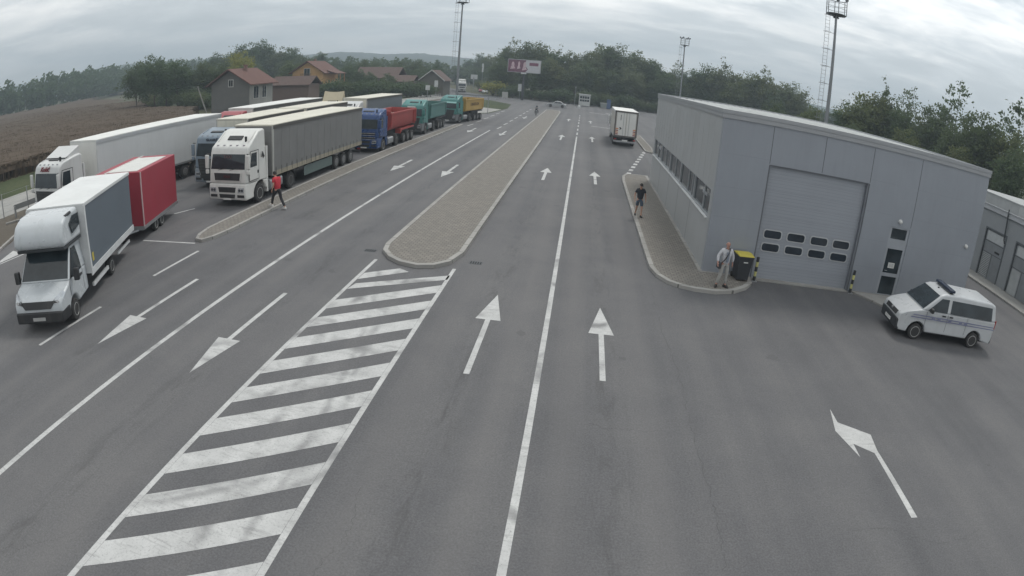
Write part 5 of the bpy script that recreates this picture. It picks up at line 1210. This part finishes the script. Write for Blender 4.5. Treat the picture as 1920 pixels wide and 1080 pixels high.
# ---------------------------------------------------------------- people
def skin_mesh(name, pts, edges, m, parent, root, sub=1):
    names = list(pts); me = bpy.data.meshes.new(name)
    me.from_pydata([pts[n][0] for n in names], [(names.index(a), names.index(b)) for a, b in edges], [])
    me.materials.append(m); o = bpy.data.objects.new(name, me); COL.objects.link(o)
    if parent: o.parent = parent
    md = o.modifiers.new('skin', 'SKIN'); md.use_smooth_shade = True
    for i, n in enumerate(names):
        r = pts[n][1]; sv = me.skin_vertices[0].data[i]; sv.radius = r if hasattr(r, '__len__') else (r, r); sv.use_root = (n == root)
    if sub: s = o.modifiers.new('smooth', 'SUBSURF'); s.levels = sub; s.render_levels = sub
    return o
def person(label, loc, rz, pose, top, bottom, shoes, hair, sleeves='short', legs='long', k=1.0, z0=0, skin=SKIN, bald=False, extra=None):
    t = thing('person', label, 'person', loc, rz)
    J = dict(pelvis=(0, 0, .95), belly=(0, -.01, 1.10), chest=(0, 0, 1.30), neck=(0, .01, 1.475), jaw=(0, -.03, 1.575), skull=(0, -.02, 1.665), crown=(0, -.005, 1.735),
             lhip=(.10, 0, .90), lknee=(.11, -.02, .50), lank=(.11, .01, .09), ltoe=(.125, -.17, .04), rhip=(-.10, 0, .90), rknee=(-.11, -.02, .50), rank=(-.11, .01, .09), rtoe=(-.125, -.17, .04),
             lsh=(.185, .01, 1.43), lel=(.245, .03, 1.15), lwr=(.25, -.06, .92), rsh=(-.185, .01, 1.43), rel=(-.245, .03, 1.15), rwr=(-.25, -.06, .92))
    J.update(pose)
    R = dict(pelvis=(.13, .10), belly=(.12, .088), chest=(.13, .09), neck=.055, jaw=.066, skull=(.078, .092), crown=.055, hip=.088, knee=.055, ank=.038, toe=.03, sh=.055, el=.04, wr=.027)
    def rad_of(n): return R.get(n) or R[n[1:]]
    P = {n: (J[n], rad_of(n)) for n in J}
    E = [('pelvis', 'belly'), ('belly', 'chest'), ('chest', 'neck'), ('neck', 'jaw'), ('jaw', 'skull'), ('skull', 'crown')]
    for s in 'lr': E += [('pelvis', s + 'hip'), (s + 'hip', s + 'knee'), (s + 'knee', s + 'ank'), (s + 'ank', s + 'toe'), ('chest', s + 'sh'), (s + 'sh', s + 'el'), (s + 'el', s + 'wr')]
    for s in 'lr':                                   # hand: palm, four fingers of unequal length, thumb from the side
        w = Vector(J[s + 'wr']); d = (w - Vector(J[s + 'el'])).normalized(); side = Vector((0, -1, 0)); side = (side - d * side.dot(d)).normalized(); up = d.cross(side)
        P[s + 'palm'] = (tuple(w + d * .075), (.022, .034)); E.append((s + 'wr', s + 'palm'))
        for q, (off, ln) in enumerate(((.03, .07), (.011, .08), (-.009, .075), (-.028, .06))):
            a, c = w + d * (.10 + ln * .5) + side * off, w + d * (.10 + ln) + side * off * 1.1 + up * .018 * (1 if s == 'l' else -1)
            P[f'{s}f{q}a'] = (tuple(a), .0095); P[f'{s}f{q}b'] = (tuple(c), .008); E += [(s + 'palm', f'{s}f{q}a'), (f'{s}f{q}a', f'{s}f{q}b')]
        a = w + d * .06 + side * .045; P[s + 'tha'] = (tuple(a), .011); P[s + 'thb'] = (tuple(a + d * .04 + side * .012), .009); E += [(s + 'palm', s + 'tha'), (s + 'tha', s + 'thb')]
    skin_mesh('body', P, E, skin, t, 'pelvis')
    lerp = lambda a, b, f: tuple(a[i] + (b[i] - a[i]) * f for i in range(3))
    g = .018                                         # clothing lies just outside the body
    C = dict(hem=(lerp(J['pelvis'], J['belly'], -.1), (.168, .135)), belly=(J['belly'], (.165, .132)), chest=(J['chest'], (.180, .137)), col=(lerp(J['chest'], J['neck'], .72), .075)); CE = [('hem', 'belly'), ('belly', 'chest'), ('chest', 'col')]
    for s in 'lr':
        C[s + 'sh'] = (J[s + 'sh'], .082)
        if sleeves == 'short': C[s + 'cuff'] = (lerp(J[s + 'sh'], J[s + 'el'], .72), .068); CE += [('chest', s + 'sh'), (s + 'sh', s + 'cuff')]
        else: C[s + 'el'] = (J[s + 'el'], .066); C[s + 'cuff'] = (lerp(J[s + 'el'], J[s + 'wr'], .92), .05); CE += [('chest', s + 'sh'), (s + 'sh', s + 'el'), (s + 'el', s + 'cuff')]
    skin_mesh('jacket' if sleeves == 'long' else 't_shirt', C, CE, top, t, 'belly')
    T_ = dict(waist=(lerp(J['pelvis'], J['belly'], .3), (.15, .115)), pelvis=(J['pelvis'], (.155, .125))); TE = [('waist', 'pelvis')]
    for s in 'lr':
        T_[s + 'hip'] = (J[s + 'hip'], .105); TE.append(('pelvis', s + 'hip'))
        if legs == 'long': T_[s + 'knee'] = (J[s + 'knee'], .075); T_[s + 'cuff'] = (lerp(J[s + 'knee'], J[s + 'ank'], .93), .06); TE += [(s + 'hip', s + 'knee'), (s + 'knee', s + 'cuff')]
        else: T_[s + 'cuff'] = (lerp(J[s + 'hip'], J[s + 'knee'], .92), .095); TE.append((s + 'hip', s + 'cuff'))
    skin_mesh('trousers' if legs == 'long' else 'shorts', T_, TE, bottom, t, 'pelvis')
    for s in 'lr':
        a, c = Vector(J[s + 'ank']), Vector(J[s + 'toe']); d = (c - a); d.z = 0; d.normalize(); sd = Vector((-d.y, d.x, 0)); b = MB(); zl = min(a.z - .09, c.z - .04)
        up0 = a.z - .09
        def pt(f, w, z): q = a + d * f + sd * w; zz = z + (up0 if f < .05 else up0 + (c.z - .04 - up0)); return (q.x, q.y, zz)
        out = [(-.08, .035), (-.03, .045), (.10, .048), (.19, .04), (.225, .0)]
        ring = [(f, w) for f, w in out] + [(f, -w) for f, w in reversed(out[:-1])]
        i = len(b.v); n = len(ring)
        for zz, kk in ((0, 1), (.05, 1.02), (.10, .8)): b.v += [pt(f * (1 if zz < .1 else .55), w * kk, zz) for f, w in ring]
        for L in range(2):
            for j in range(n): b.poly((i + L * n + j, i + L * n + (j + 1) % n, i + (L + 1) * n + (j + 1) % n, i + (L + 1) * n + j), 0)
        b.poly(range(i + n - 1, i - 1, -1), 0); b.poly(range(i + 2 * n, i + 3 * n), 0); b.build('shoe', shoes, t, smooth=50)
    # face and hair
    s, jw = Vector(J['skull']), Vector(J['jaw']); f = (s - jw).normalized(); fw = Vector((0, -1, 0)); fw = (fw - f * fw.dot(f)).normalized(); rt = f.cross(fw)
    b = MB()
    for sg in (-1, 1): c = s + fw * .083 + rt * sg * .032 - f * .012; b.lathe([(-.008, .004), (0, .011), (.008, .004)], tuple(c), 'z', 8)
    b.each('eye', mat('dark_features', (.06, .03, .025), .5), t); b = MB()
    c = jw + fw * .070 + f * .012; b.tube([tuple(c - rt * .022), tuple(c + rt * .022)], .005, 5); b.build('mouth', mat('dark_features', (.06, .03, .025), .5), t)
    b = MB(); c = s + fw * .088 - f * .03; b.tube([tuple(c + f * .03 - fw * .01), tuple(c), tuple(c - fw * .012 - f * .004)], [.006, .013, .006], 6)
    b.build('nose', skin, t, smooth=60); b = MB()
    for sg in (-1, 1): c = s + rt * sg * .082 - f * .02 + Vector((0, .012, 0)); b.tube([tuple(c - f * .025), tuple(c + f * .025)], .014, 6)
    b.each('ear', skin, t, smooth=60)
    b = MB(); n = 14; rings = []
    for el in (0, 25, 50, 75):
        for q in range(n):
            a = 2 * pi * q / n; lo = (-.01 if cos(a) > .2 else -.055) if el == 0 else 0
            v = s + (fw * cos(a) * .104 + rt * sin(a) * .088) * cos(rad(el)) + f * (sin(rad(el)) * .112 + lo + .012 - (.0 if not bald else .02)) - fw * .008
            b.v.append(tuple(v))
    for L in range(3):
        for q in range(n): b.poly((L * n + q, L * n + (q + 1) % n, (L + 1) * n + (q + 1) % n, (L + 1) * n + q), 0)
    b.poly(range(3 * n, 4 * n), 0)
    if not bald: b.build('hair', hair, t, smooth=60)
    if extra: extra(t, J)
    t.scale = (k, k, k); t.location.z += z0
    return t
REDSHIRT = mat('red_cotton', (.42, .025, .04), .85, 0, .15, 6); DARKCLOTH = mat('black_cloth', (.018, .018, .022), .85, 0, .2, 6); NAVY = mat('navy_cotton', (.022, .026, .034), .85, 0, .2, 6)
DENIM = mat('blue_denim', (.06, .085, .12), .85, 0, .2, 6); PALEJ = mat('pale_jacket_cloth', (.46, .46, .48), .85, 0, .2, 8); PALET = mat('pale_trouser_cloth', (.30, .295, .28), .85, 0, .2, 8)
WSHOE = mat('white_shoe', (.5, .5, .48), .6); DSHOE = mat('dark_shoe', (.025, .022, .02), .6); HAIRD = mat('dark_hair', (.015, .012, .01), .7); HAIRG = mat('grey_hair', (.3, .29, .28), .8)
SKINR = mat('ruddy_skin', (.40, .22, .17), .6)
person('man in red T-shirt and black trousers striding over the paved strip', (-14.52, 25.55, .05), -112,
       dict(lhip=(.09, 0, .86), rhip=(-.09, 0, .86), pelvis=(0, 0, .91), belly=(0, -.03, 1.06), chest=(0, -.07, 1.25), neck=(0, -.12, 1.42), jaw=(0, -.19, 1.50), skull=(0, -.20, 1.585), crown=(0, -.20, 1.655), lsh=(.19, -.08, 1.38), rsh=(-.19, -.08, 1.38),
            lknee=(.09, -.26, .52), lank=(.09, -.36, .13), ltoe=(.1, -.54, .11), rknee=(-.09, .12, .47), rank=(-.09, .40, .09), rtoe=(-.1, .24, .03),
            lel=(.25, .02, 1.13), lwr=(.24, -.1, .90), rel=(-.25, -.14, 1.12), rwr=(-.22, -.32, .96)), REDSHIRT, DARKCLOTH, WSHOE, HAIRD, k=1.1)
def shades(t, J):
    s = Vector(J['skull']); b = MB(); b.box(-.075, .075, s.y - .105, s.y - .085, s.z - .03, s.z + .012); b.build('sunglasses', BLACK, t)
person('man in navy T-shirt and denim shorts walking on the brick pavement', (3.44, 30.3, .0), 8,
       dict(lknee=(.11, -.16, .50), lank=(.10, -.22, .10), ltoe=(.12, -.40, .05), rknee=(-.1, .06, .49), rank=(-.11, .24, .13), rtoe=(-.13, .09, .05), lel=(.29, .05, 1.17), lwr=(.31, -.02, .92), rel=(-.30, .0, 1.17), rwr=(-.31, -.13, .95)), NAVY, DENIM, DSHOE, HAIRD, legs='short', k=1.0, z0=.125, extra=shades)
def strap(t, J):
    b = MB(); P = [(.15, .10, 1.44), (.10, -.05, 1.49), (.02, -.145, 1.33), (-.10, -.155, 1.12), (-.19, -.10, .96), (-.2, .03, .92)]; b.tube(P, .018, 6); b.build('bag_strap', DSHOE, t)
    b = MB(); b.box(-.30, -.19, -.10, .12, .72, .95); b.build('shoulder_bag', mat('dark_bag', (.05, .05, .055), .7), t, .02)
    b = MB(); b.slab([(-.045, -.150, 1.0), (.045, -.150, 1.0), (.06, -.132, 1.38), (-.06, -.132, 1.38)], .012); b.build('shirt_front', mat('grey_blue_shirt', (.16, .18, .22), .8), t)
    b = MB(); s = Vector(J['skull']); b.tube([(-.085, .0, s.z - .03), (-.06, .07, s.z - .025), (0, .098, s.z - .02), (.06, .07, s.z - .025), (.085, .0, s.z - .03)], .018, 6); b.build('hair_fringe', HAIRG, t)
person('bald old man in pale open jacket and pale trousers beside the wheelie bin', (5.8, 20.3, 0), 12,
       dict(lknee=(.12, -.03, .50), lank=(.14, -.02, .09), ltoe=(.19, -.19, .04), rknee=(-.13, -.03, .50), rank=(-.2, .03, .09), rtoe=(-.30, -.11, .04), rel=(-.32, .04, 1.17), rwr=(-.36, -.10, .98), lel=(.30, .02, 1.18), lwr=(.33, .04, .94)), PALEJ, PALET, DSHOE, HAIRG, sleeves='long', k=1.0, z0=.125, skin=SKINR, bald=True, extra=strap)
# motorcycle and rider
t = thing('motorcycle', 'dark motorcycle ridden towards the camera beside the paved island', 'motorcycle', (-7.75, 99.6, 0), 4)
for y in (.0, 1.35):
    b = MB(); b.lathe([(-.06, .22), (-.055, .29), (0, .32), (.055, .29), (.06, .22)], (0, y, .32), 'x', 18); w = b.build('wheel', RUBBER, t, smooth=40); b = MB(); b.lathe([(-.03, .02), (-.03, .22), (.03, .22), (.03, .02)], (0, y, .32), 'x', 14); b.build('rim', RIMDARK, w)
b = MB(); b.prism([(.2, .45), (.1, .85), (.45, 1.0), (.75, .82), (1.35, .88), (1.45, .80), (1.0, .5), (.6, .35)], 'x', -.17, .17); b.build('frame_body', BLACK, t, .05)
b = MB(); b.tube([(-.36, .32, 1.05), (0, .22, 1.0), (.36, .32, 1.05)], .025, 6); b.tube([(-.08, .0, .32), (-.08, .2, .95)], .03, 6); b.tube([(.08, .0, .32), (.08, .2, .95)], .03, 6); b.build('fork', STEEL, t)
b = MB(); b.lathe([(-.08, .05), (0, .11), (.02, 0)], (0, .08, .86), 'y', 12); b.build('headlight', LAMPGL, t); b = MB(); b.box(-.15, .15, .02, .06, .92, 1.15); b.build('windshield', GLASS, t)
HELM = mat('dark_helmet', (.03, .03, .035), .25)
def helmet(t, J):
    s = Vector(J['skull']); b = MB(); b.lathe([(-.16, .09), (-.10, .135), (0, .145), (.08, .12), (.13, .05), (.14, 0)], tuple(s), 'z', 16); h = b.build('helmet', HELM, t, smooth=60)
    b = MB(); b.slab([(-.09, s.y - .148, s.z - .05), (.09, s.y - .148, s.z - .05), (.085, s.y - .135, s.z + .04), (-.085, s.y - .135, s.z + .04)], .01); b.build('visor', GLASS, h)
person('motorcycle rider in dark gear with white chest panel', (-7.75, 100.4, 0), 4,
       dict(pelvis=(0, .05, .88), belly=(0, .0, 1.03), chest=(0, -.07, 1.22), neck=(0, -.1, 1.38), jaw=(0, -.15, 1.47), skull=(0, -.15, 1.56), crown=(0, -.14, 1.63), lhip=(.1, .05, .86), rhip=(-.1, .05, .86), lknee=(.26, -.32, .72), rknee=(-.26, -.32, .72), lank=(.24, .0, .36), rank=(-.24, .0, .36), ltoe=(.26, -.17, .31), rtoe=(-.26, -.17, .31),
            lsh=(.2, -.07, 1.34), rsh=(-.2, -.07, 1.34), lel=(.38, -.25, 1.16), rel=(-.38, -.25, 1.16), lwr=(.36, -.46, 1.06), rwr=(-.36, -.46, 1.06)), mat('pale_rider_jacket', (.2, .2, .21), .7, 0, .3, 4), DARKCLOTH, DSHOE, HAIRD, sleeves='long', extra=helmet)

# ---------------------------------------------------------------- trees
LEAF = mat_leaf('leaves_dark', (.064, .104, .05), (.112, .165, .076), (.13, .145, .07))
LEAFL = mat_leaf('leaves_pale', (.13, .165, .085), (.175, .21, .11), (.16, .17, .10))
LEAFY = mat_leaf('leaves_yellowing', (.30, .31, .06), (.36, .34, .08), (.24, .25, .06)); LEAFG = mat_leaf('leaves_olive', (.10, .14, .052), (.155, .19, .078), (.165, .17, .08))
BARK = mat('bark', (.09, .075, .06), .9, 0, .25, 3)
def crown_mesh(seed, H, Rw, base, nclump, per, leaf, shape='round', cr=1.0):
    """leaf sprays spread through the crown volume"""
    r = random.Random(seed); b = MB(); cz = (base + H) / 2; hz = (H - base) / 2; lobes = [(r.uniform(-.45, .45) * Rw, r.uniform(-.45, .45) * Rw, r.uniform(.55, 1.15)) for _ in range(5)]
    cl = []
    while len(cl) < nclump:
        u = [r.gauss(0, 1) for _ in range(3)]; n = math.sqrt(sum(q * q for q in u)); rr = r.random() ** .42; x, y, z = (q / n * rr for q in u)
        w = {'round': 1 - .25 * max(0, z), 'tall': 1 - .5 * max(0, z) - .1 * max(0, -z), 'bush': 1.0, 'cone': .55 - .5 * z}[shape]
        lx, ly, ls = r.choice(lobes); k = r.uniform(.3, 1)
        cl.append((x * Rw * w * .8 + lx * k * .8, y * Rw * w * .8 + ly * k * .8, cz + z * hz * (ls if z > 0 else 1) + r.uniform(-.3, .3)))
    for c in cl:
        s = r.uniform(.55, 1.25) * cr
        for _ in range(per):
            d = [r.gauss(0, .55) * s for _ in range(3)]; p = Vector((c[0] + d[0], c[1] + d[1], max(.3, c[2] + d[2] * .7)))
            a = Vector([r.gauss(0, 1) for _ in range(3)]).normalized(); q = a.orthogonal().normalized(); q = Matrix.Rotation(r.uniform(0, 6.28), 3, a) @ q; e = a.cross(q); L = leaf * r.uniform(.6, 1.35)
            b.face([p - q * L * .5, p + e * L * .28, p + q * L * .5, p - e * L * .28])
    return b, cl
def trunk_mesh(seed, H, base, cl):
    r = random.Random(seed); b = MB(); top = base + (H - base) * .6; b.tube([(0, 0, -.3), (.05, 0, base * .6), (r.uniform(-.2, .2), r.uniform(-.2, .2), base), (r.uniform(-.4, .4), r.uniform(-.4, .4), top)], [.26, .2, .16, .05], 8)
    for c in r.sample(cl, min(10, len(cl))):
        z0 = base * .75 + r.random() * (top - base) * .6; b.tube([(0, 0, z0), (c[0] * .5, c[1] * .5, (z0 + c[2]) / 2 - .2), c], [.09, .05, .015], 5)
    return b
PROTO = {}
for nm, a in dict(r1=(1, 14, 4.2, 3.0, 150, 40, .44, 'round', 1.05), r2=(2, 14, 4.8, 2.5, 160, 40, .44, 'round', 1.1), r3=(3, 14, 3.8, 2.2, 150, 40, .42, 'tall', 1.0), r4=(4, 14, 4.4, 1.6, 160, 40, .44, 'tall', 1.05), airy=(5, 14, 3.7, 3.0, 105, 15, .42, 'tall', .62), airy2=(6, 14, 3.4, 2.5, 95, 15, .42, 'round', .62), bush=(7, 3.2, 2.4, .2, 70, 24, .34, 'bush', .75), cone=(8, 12, 2.6, 1.2, 90, 22, .5, 'cone', .8)).items():
    b, cl = crown_mesh(*a); PROTO[nm] = (b.v, b.f, trunk_mesh(a[0], a[1], a[3], cl))
TREEMESH = {}
def tree(name, kind, x, y, h, label, cat='tree', group=None, leaf=None, rw=1.0, rz=None):
    leaf = leaf or LEAF; key = (kind, leaf.name)
    if key not in TREEMESH:
        v, f, tb = PROTO[kind]; me = bpy.data.meshes.new('crown'); me.from_pydata(v, [], f); me.materials.append(leaf); TREEMESH[key] = (me, tb.mesh('trunk', BARK, 50))
    cm, tm = TREEMESH[key]; H0 = {'bush': 3.2, 'cone': 12}.get(kind, 14); s = h / H0
    t = thing(name, label, cat, (x, y, 0), random.uniform(0, 360) if rz is None else rz, group); t.scale = (s * rw, s * rw, s)
    for nm, me in (('crown', cm), ('trunk', tm)): o = bpy.data.objects.new(nm, me); COL.objects.link(o); o.parent = t
    return t
RIGHT = [(-67.3, 323.1, 9.0), (-57.9, 294.4, 14.8), (-48.5, 275.8, 16.4), (-40.5, 251.8, 16.3), (-33.6, 232.6, 16.8), (-24.4, 188.4, 17.6), (-19.1, 181.0, 19.0), (-16.4, 183.3, 18.5), (-13.1, 181.5, 18.1), (-9.8, 177.7, 16.0), (-7.8, 175.8, 14.9), (-4.3, 175.9, 17.1), (-1.1, 174.0, 16.6), (1.5, 172.0, 16.8), (3.8, 176.0, 19.2), (6.0, 177.9, 20.2), (8.5, 173.8, 18.9), (12.0, 171.6, 16.2), (15.5, 173.3, 18.2), (17.8, 171.1, 16.8), (20.2, 168.8, 15.9), (24.7, 170.2, 14.8), (28.7, 167.6, 14.4), (31.2, 165.1, 15.7), (34.1, 164.5, 16.9), (36.8, 161.9, 17.5), (39.9, 161.1, 16.5), (42.3, 158.5, 15.9), (44.9, 157.7, 16.1), (46.4, 155.2, 16.5), (48.7, 152.4, 15.6), (51.5, 151.5, 15.4), (53.6, 148.6, 15.2), (55.2, 145.9, 13.1), (70.9, 176.3, 10.6), (78.9, 183.8, 10.6), (83.5, 181.7, 10.4)]
GW = 'trees of the dark wood behind the far crossing'; LW = 'broadleaf tree in the dark wood behind the far crossing'
rt = random.Random(11)
for k, (x, y, h) in enumerate(RIGHT): tree('broadleaf_tree', ['r1', 'r3', 'r2', 'r4'][k % 4], x, y, h * rt.uniform(.93, 1.0), LW, group=GW, leaf=LEAFL if k % 7 == 4 else LEAFG if k % 5 == 3 or 26 < k < 33 else LEAF, rw=1.0 if k < 34 else 1.5)
for k, (x, y, h) in enumerate(RIGHT[5:34:4]): tree('broadleaf_tree', ['airy', 'airy2'][k % 2], x + 1.2, y - 1.5, h * 1.07, LW, group=GW, leaf=LEAFL, rw=.75)
for k in range(26):                                  # lower front rank hiding the trunks
    x = -24 + k * 3.05; y = 158.5 - max(0, x - 30) * .75 + rt.uniform(-1, 2) + (8 if x < -14 else 0); tree('broadleaf_tree', ['r2', 'r4', 'r1'][k % 3], x, y + 4, rt.uniform(8.5, 12.5), LW, group=GW, leaf=LEAFL if k % 5 == 2 else LEAFG if k % 4 == 1 else LEAF, rw=1.15)
for k in range(30):
    x = -22 + k * 2.6; tree('bush', 'bush', x, 156.5 - max(0, x - 30) * .75 + rt.uniform(-1, 1) + (6 if x < -14 else 0), rt.uniform(2.6, 4.6), 'dark bush at the foot of the dark wood', 'bush', 'bushes at the foot of the dark wood')
for k, (x, y, h) in enumerate([(-52, 262, 9), (-45, 240, 8), (-38, 222, 9), (-30, 205, 8), (-27, 190, 10)]): tree('broadleaf_tree', 'r2', x + 3, y, h, LW, group=GW)
NEAR = [(40.2, 82.7, 10.3, 'r1', 0), (41.2, 80.0, 12.1, 'r2', 1), (43.9, 80.9, 13.5, 'r3', 1), (45.6, 79.9, 12.8, 'r1', 0), (46.2, 77.2, 11.5, 'r4', 0), (58.8, 93.0, 10.6, 'r2', 0), (52.3, 79.3, 11.4, 'r1', 1), (52.1, 75.8, 13.3, 'r2', 0), (48.9, 60.8, 13.0, 'r2', 0), (48.8, 58.2, 12.6, 'r1', 0), (49.9, 54.7, 12.4, 'r3', 1), (41.9, 68.1, 8.4, 'r2', 1), (47.9, 64.1, 11.0, 'r4', 0), (44, 58, 8.0, 'r2', 1), (46, 50, 9.5, 'r1', 0), (50, 46, 11, 'r2', 0), (40, 62, 6.5, 'r4', 1), (37, 74, 7.5, 'r4', 0), (34, 84, 8.5, 'r2', 1), (60, 84, 10, 'r2', 0), (31, 92, 8, 'r1', 0)]
for x, y, h, kd, g in NEAR: tree('broadleaf_tree', kd, x, y, h, 'leafy green tree rising behind the roofs of garage and low building', group='trees behind the garage', leaf=LEAFG if g else LEAFL if kd == 'r3' else LEAF)
tree('airy_tree', 'airy', 56.0, 76.0, 17.6, 'tallest airy tree with sky showing through, right of the right mast'); tree('airy_tree', 'airy2', 61.2, 66.0, 18.5, 'tall airy tree cut by the right picture edge'); tree('airy_tree', 'airy', 51, 82.5, 15.0, 'smaller airy tree just left of the tallest airy tree', rw=.9)
tree('airy_tree', 'airy2', 44.6, 80.5, 15.3, 'airy tree top poking out above the leafy trees near the right mast', rw=.6)
LEFTB = [(-127.0, 173.4, 13.6), (-122.6, 172.9, 14.6), (-121.5, 177.4, 15.4), (-122.5, 185.1, 17.3), (-118.6, 185.3, 18.2), (-116.3, 189.1, 18.9), (-113.3, 190.9, 18.2), (-106.6, 186.7, 14.6), (-105.6, 190.7, 16.1), (-101.5, 189.5, 15.1), (-96.4, 186.6, 13.0), (-103.7, 216.4, 15.2), (-102.1, 206.1, 12.2), (-96.6, 214.2, 10.8)]
for k, (x, y, h) in enumerate(LEFTB + [(-112, 180, 12), (-100, 178, 11), (-94, 172, 10), (-90, 180, 11), (-120, 168, 11), (-87, 165, 8), (-84, 172, 9), (-97, 160, 9), (-106, 165, 10), (-113, 158, 10)]):
    tree('broadleaf_tree', ['r2', 'r1', 'r4', 'r3'][k % 4], x, y, h, 'dark tree in the tall clump behind block house and ochre house', group='trees of the tall clump behind the houses', rw=1.1)
for x, y, h in ((-93.1, 97.8, 11.7), (-86.5, 97.2, 12.6), (-81.7, 99.3, 11.0)): tree('dark_tree', 'r2', x, y, h, 'dark spreading tree at the edge of the maize, left of the block house', group='dark spreading trees at the maize edge', rw=1.15)
for k, (x, y, h) in enumerate([(-104, 118, 10.5), (-98, 122, 10), (-110, 128, 11), (-95, 119, 9), (-118, 142, 12), (-126, 150, 12), (-77, 106, 8), (-72, 108, 7), (-134, 160, 12), (-77, 103, 10.5), (-73, 104, 9.5), (-70, 108, 9), (-89, 104, 10.5), (-66, 100, 6)]): tree('broadleaf_tree', ['r1', 'r4'][k % 2], x, y, h, 'mid green tree in the row between maize and houses', group='trees between maize and houses', rw=1.2)
for x, y, h in ((-79.0, 121.0, 12.4), (-82.0, 124.0, 11.6)): tree('yellow_tree', 'r2', x, y, h, 'yellowing tree standing behind the block house roof', group='yellowing trees behind the block house', leaf=LEAFY, rw=1.0)
for x, y, h in ((-78.6, 145.0, 10.0), (-76.2, 146.1, 8.9)): tree('olive_tree', 'r1', x, y, h, 'olive yellow tree left of the ochre house', group='olive trees left of the ochre house', leaf=LEAFG, rw=1.0)
for k in range(22):
    x, y = rt.uniform(-101, -62), 0; y = 88 + (-62 - x) * .52 + rt.uniform(0, 5); tree('bush', 'bush', x, y, rt.uniform(2.2, 4.2), 'scrubby bush along the maize edge left of the block house', 'bush', 'bushes along the maize edge', leaf=[LEAF, LEAFG][k % 2])
for k, (x, y) in enumerate([(-57.5, 121), (-55, 122), (-52, 123), (-49.5, 124), (-47, 124.5), (-45, 126)]): tree('hedge_bush', 'bush', x, y, 4.2 + .3 * (k % 3), 'dark rounded bush right of the ochre house', 'bush', 'dark bushes right of the ochre house', rw=1.0)
for k in range(18): tree('hedge_bush', 'bush', -50 + k * .75, 126 + k * .9 + rt.uniform(-1, 1), rt.uniform(3.0, 4.2), 'bush of the dark hedge in front of the brown roofed houses', 'bush', 'hedge before the brown roofed houses')
for k, (x, y, h) in enumerate([(-56, 172, 9), (-50, 176, 8.5), (-46, 178, 9), (-62, 170, 9.5), (-68, 165, 9), (-57.5, 144, 7.0), (-53.5, 143, 6.2), (-48.5, 142.5, 6.0), (-62, 147, 8), (-48, 169, 7.5), (-70, 178, 10), (-47, 162, 7), (-64, 166, 10), (-58, 176, 10), (-52, 178, 10)]): tree('broadleaf_tree', ['r1', 'r2'][k % 2], x, y, h, 'dark tree standing among the brown roofed houses', group='trees among the brown roofed houses', rw=1.25)
for k, (x, y, h) in enumerate([(-97, 262, 13.5), (-80, 255, 12), (-66, 262, 12.5), (-91, 250, 12)]): tree('conifer', 'cone', x, y, h, 'pointed conifer rising from the far wood', group='conifers of the far wood')
tree('shrub', 'bush', -26.0, 168, 4.5, 'yellow green shrub beside the far road bend', 'bush', leaf=LEAFY, rw=1.2); tree('shrub', 'bush', -33.5, 196, 4.0, 'green shrub between the far roadside boards', 'bush', leaf=LEAFG)
# far-off wood beyond the maize and the village: one mass
def far_wood(name, line, rows, label, leaf):
    b = MB(); r = random.Random(9); line = [(x * .8, y * .8, 7 + (h - 7) * .8) for x, y, h in line]
    for k in range(len(line) - 1):
        (x0, y0, h0), (x1, y1, h1) = line[k], line[k + 1]; L = math.hypot(x1 - x0, y1 - y0); n = max(2, int(L / 4.2))
        for i in range(n):
            for row in range(rows):
                f = (i + r.random()) / n; d = math.hypot(x0, y0); x, y = x0 + (x1 - x0) * f, y0 + (y1 - y0) * f; g = 1 + (row * 7 - (5 if row == 0 else 0) + r.uniform(-2, 2)) / d; x *= g; y *= g
                h = (h0 + (h1 - h0) * f) * r.uniform(.80, 1.03) * (1 if row else .72); w = r.uniform(2.6, 4.4); cz = h * .52
                for q in range(190):
                    u = [r.gauss(0, 1) for _ in range(3)]; m = math.sqrt(sum(a * a for a in u)); rr = r.random() ** .3; p = Vector((x + u[0] / m * rr * w, y + u[1] / m * rr * w, cz + u[2] / m * rr * h * .46)); a = Vector([r.gauss(0, 1) for _ in range(3)]).normalized(); e = a.orthogonal().normalized(); c = a.cross(e); s = r.uniform(.5, 1.1)
                    b.face([p - e * s, p + c * s * .7, p + e * s, p - c * s * .7])
    tag(b.build(name, leaf, fix=False), label, 'woods', None, 'stuff')
far_wood('far_wood', [(-330, 120, 18), (-300, 165, 18), (-290.6, 185.9, 18.8), (-285, 194, 19), (-283, 205, 18.8), (-284, 221, 20.5), (-285, 236, 20.5), (-293, 257, 21), (-307, 286, 21.5), (-321, 316, 22), (-334, 344, 23.5), (-320, 380, 23), (-280, 400, 21)], 3, 'long dark wood along the far edge of the maize field', LEAF)
far_wood('village_wood', [(-190, 250, 15), (-160, 280, 14.5), (-131, 302, 14), (-114, 299, 14), (-102, 313, 14), (-90, 328, 13.5), (-77, 341, 12.0), (-62, 350, 10)], 3, 'far wood behind the village under the hills', LEAF)

# ---------------------------------------------------------------- haze: one even volume of air
def haze():
    b = MB(); b.box(-1950, 1950, -550, 1950, -3.2, 140); o = b.build('haze', [], None)
    m = bpy.data.materials.new('haze_air'); m.use_nodes = True; T = NT(m.node_tree); T.n.remove(T.n['Principled BSDF'])
    v = T.add('ShaderNodeVolumePrincipled'); v.inputs['Color'].default_value = (.66, .78, .88, 1); v.inputs['Density'].default_value = HAZE; v.inputs['Anisotropy'].default_value = .2
    T.l.new(v.outputs[0], [n for n in T.n if n.type == 'OUTPUT_MATERIAL'][0].inputs['Volume']); o.data.materials.append(m)
    tag(o, 'thin pale haze hanging over the whole yard and fields', 'haze', None, 'stuff')
HAZE = 1.0e-3
if HAZE: haze()
